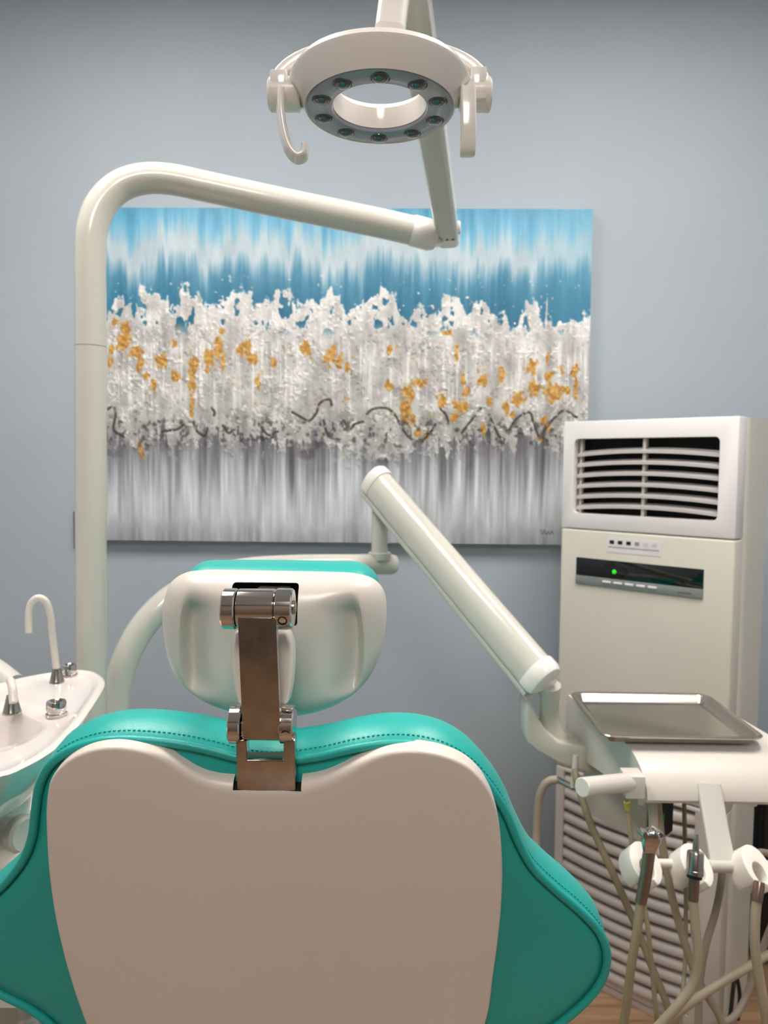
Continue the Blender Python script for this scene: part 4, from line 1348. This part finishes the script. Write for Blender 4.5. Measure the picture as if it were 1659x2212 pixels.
goldc = ramp(fbm(X / 6, Y / 6, 191, 3), [(0.2, (168, 112, 36)), (0.5, (208, 152, 62)), (0.8, (232, 186, 104))])
# dark cracks: waved lines traced over the lower plaster
lines = [[(795, 890), (808, 880), (838, 878), (856, 892), (872, 922), (892, 944), (912, 948), (930, 934), (944, 912)], [(955, 878), (966, 890), (972, 906)], [(1002, 930), (1020, 905), (1042, 876)], [(1060, 890), (1072, 915), (1084, 938), (1094, 944)], [(1104, 925), (1120, 898), (1148, 884), (1156, 905), (1168, 935)], [(1180, 925), (1200, 898), (1222, 880), (1250, 894)],
         [(632, 888), (650, 898), (668, 906), (684, 890), (692, 868), (714, 860), (718, 872)], [(412, 900), (424, 932), (440, 940), (446, 925)], [(346, 932), (382, 926), (392, 918)], [(228, 884), (240, 876), (244, 896), (240, 930), (262, 944)], [(700, 905), (712, 940), (732, 946)], [(560, 915), (580, 938), (600, 930)], [(456, 880), (462, 890), (460, 896)], [(480, 918), (492, 934), (506, 926)], [(745, 906), (756, 925), (770, 912), (786, 908)]]
crack = np.zeros_like(X)
for ln in lines:
    S = spline(ln, 60)
    for a, b_ in S:
        ix = int((a - PX0) / (PX1 - PX0) * (NXp - 1)); iy = int((b_ - PY0) / (PY1 - PY0) * (NYp - 1))
        x0_, x1_, y0_, y1_ = max(0, ix - 6), ix + 7, max(0, iy - 6), iy + 7
        sx_, sy_ = X[y0_:y1_, x0_:x1_], Y[y0_:y1_, x0_:x1_]
        d = np.sqrt((sx_ - a) ** 2 + (sy_ - b_) ** 2)
        crack[y0_:y1_, x0_:x1_] = np.maximum(crack[y0_:y1_, x0_:x1_], sstep(4.2, 1.2, d))
crack = crack * sstep(0.25, 0.5, fbm(X / 12, Y / 12, 201, 2) + 0.12)
dk = sstep(0.6, 0.72, fbm(X / 9, Y / 13, 211, 3)) * sstep(885, 915, Y) * sstep(985, 945, Y) * 0.65
img = col * (1 - mask[..., None]) + plc * mask[..., None]
img = img * (1 - gold[..., None] * 0.92) + goldc * gold[..., None] * 0.92
dkm = np.maximum(crack * 0.9, dk)[..., None]
img = img * (1 - dkm) + np.array((62, 55, 52)) * dkm
# signature scribble, bottom right
sig = [(1178, 1140), (1182, 1150), (1186, 1141), (1190, 1151), (1194, 1144), (1198, 1150), (1202, 1143), (1205, 1150)]
for a, b_ in spline(sig, 80):
    d = np.sqrt((X - a) ** 2 + (Y - b_) ** 2)
    s_ = (sstep(1.8, 0.6, d) * 0.55)[..., None]
    img = img * (1 - s_) + np.array((110, 110, 118)) * s_
img = np.clip(img * 0.93, 0, 255)
hgt = mask * (0.0012 + 0.0015 * fine + 0.0018 * clump - 0.0012 * pits + 0.001 * drip) - 0.0012 * crack * mask + 0.0002 * st3
lc = img / 255.0
lc = np.where(lc <= 0.04045, lc / 12.92, ((lc + 0.055) / 1.055) ** 2.4)
M_PAINT = bpy.data.materials.new('acrylic_paint')
M_PAINT.use_nodes = True
nt = M_PAINT.node_tree
bsdf = nt.nodes['Principled BSDF']
an = nt.nodes.new('ShaderNodeAttribute'); an.attribute_name = 'paint'
nt.links.new(an.outputs['Color'], bsdf.inputs['Base Color'])
bsdf.inputs['Roughness'].default_value = 0.45
tcn = nt.nodes.new('ShaderNodeTexCoord'); nn = nt.nodes.new('ShaderNodeTexNoise'); nn.inputs['Scale'].default_value = 350
nt.links.new(tcn.outputs['Object'], nn.inputs['Vector'])
bpn = nt.nodes.new('ShaderNodeBump'); bpn.inputs['Strength'].default_value = 0.1; bpn.inputs['Distance'].default_value = 0.001
nt.links.new(nn.outputs['Fac'], bpn.inputs['Height']); nt.links.new(bpn.outputs['Normal'], bsdf.inputs['Normal'])
CT = 0.038
YPc = WALL_Y - CT
cTL, cBR = at(PX0, PY0, YPc), at(1268, 1176, YPc)
px_l, px_r = cTL.x, at(1272, 800, YPc).x
pz_t, pz_b = at(760, 450, YPc).z, at(760, 1172, YPc).z
pc = thing('abstract_painting', 'large unframed abstract canvas in blue, textured white, gold and grey on the wall', 'painting', ((px_l + px_r) / 2, WALL_Y, pz_b))
xs = px_l + (X - PX0) / (PX1 - PX0) * (px_r - px_l)
zs = pz_t - (Y - PY0) / (PY1 - PY0) * (pz_t - pz_b)
ys = YPc - 0.0005 - hgt
off = pc.location
VV = np.stack([xs - off.x, ys - off.y, zs - off.z], -1).reshape(-1, 3)
idx = np.arange(NXp * NYp).reshape(NYp, NXp)
quads = np.stack([idx[:-1, :-1], idx[1:, :-1], idx[1:, 1:], idx[:-1, 1:]], -1).reshape(-1, 4)
me = bpy.data.meshes.new('painted_surface')
me.vertices.add(len(VV)); me.vertices.foreach_set('co', VV.astype(np.float32).ravel())
me.loops.add(quads.size); me.loops.foreach_set('vertex_index', quads.astype(np.int32).ravel())
me.polygons.add(len(quads)); me.polygons.foreach_set('loop_start', (np.arange(len(quads)) * 4).astype(np.int32))
me.update(calc_edges=True); me.validate()
at_ = me.attributes.new('paint', 'FLOAT_COLOR', 'POINT')
rgba = np.concatenate([lc.reshape(-1, 3), np.ones((len(VV), 1))], 1).astype(np.float32)
at_.data.foreach_set('color', rgba.ravel())
me.polygons.foreach_set('use_smooth', np.ones(len(quads), dtype=bool))
me.materials.append(M_PAINT)
po = bpy.data.objects.new('painted_surface', me); COL.objects.link(po); po.parent = pc
box('canvas', px_l, px_r, YPc, WALL_Y - 0.001, pz_b, pz_t, mat('canvas_edge', (196, 200, 204), 0.7, var=0.06, vscale=30), pc, bevel=0.002)
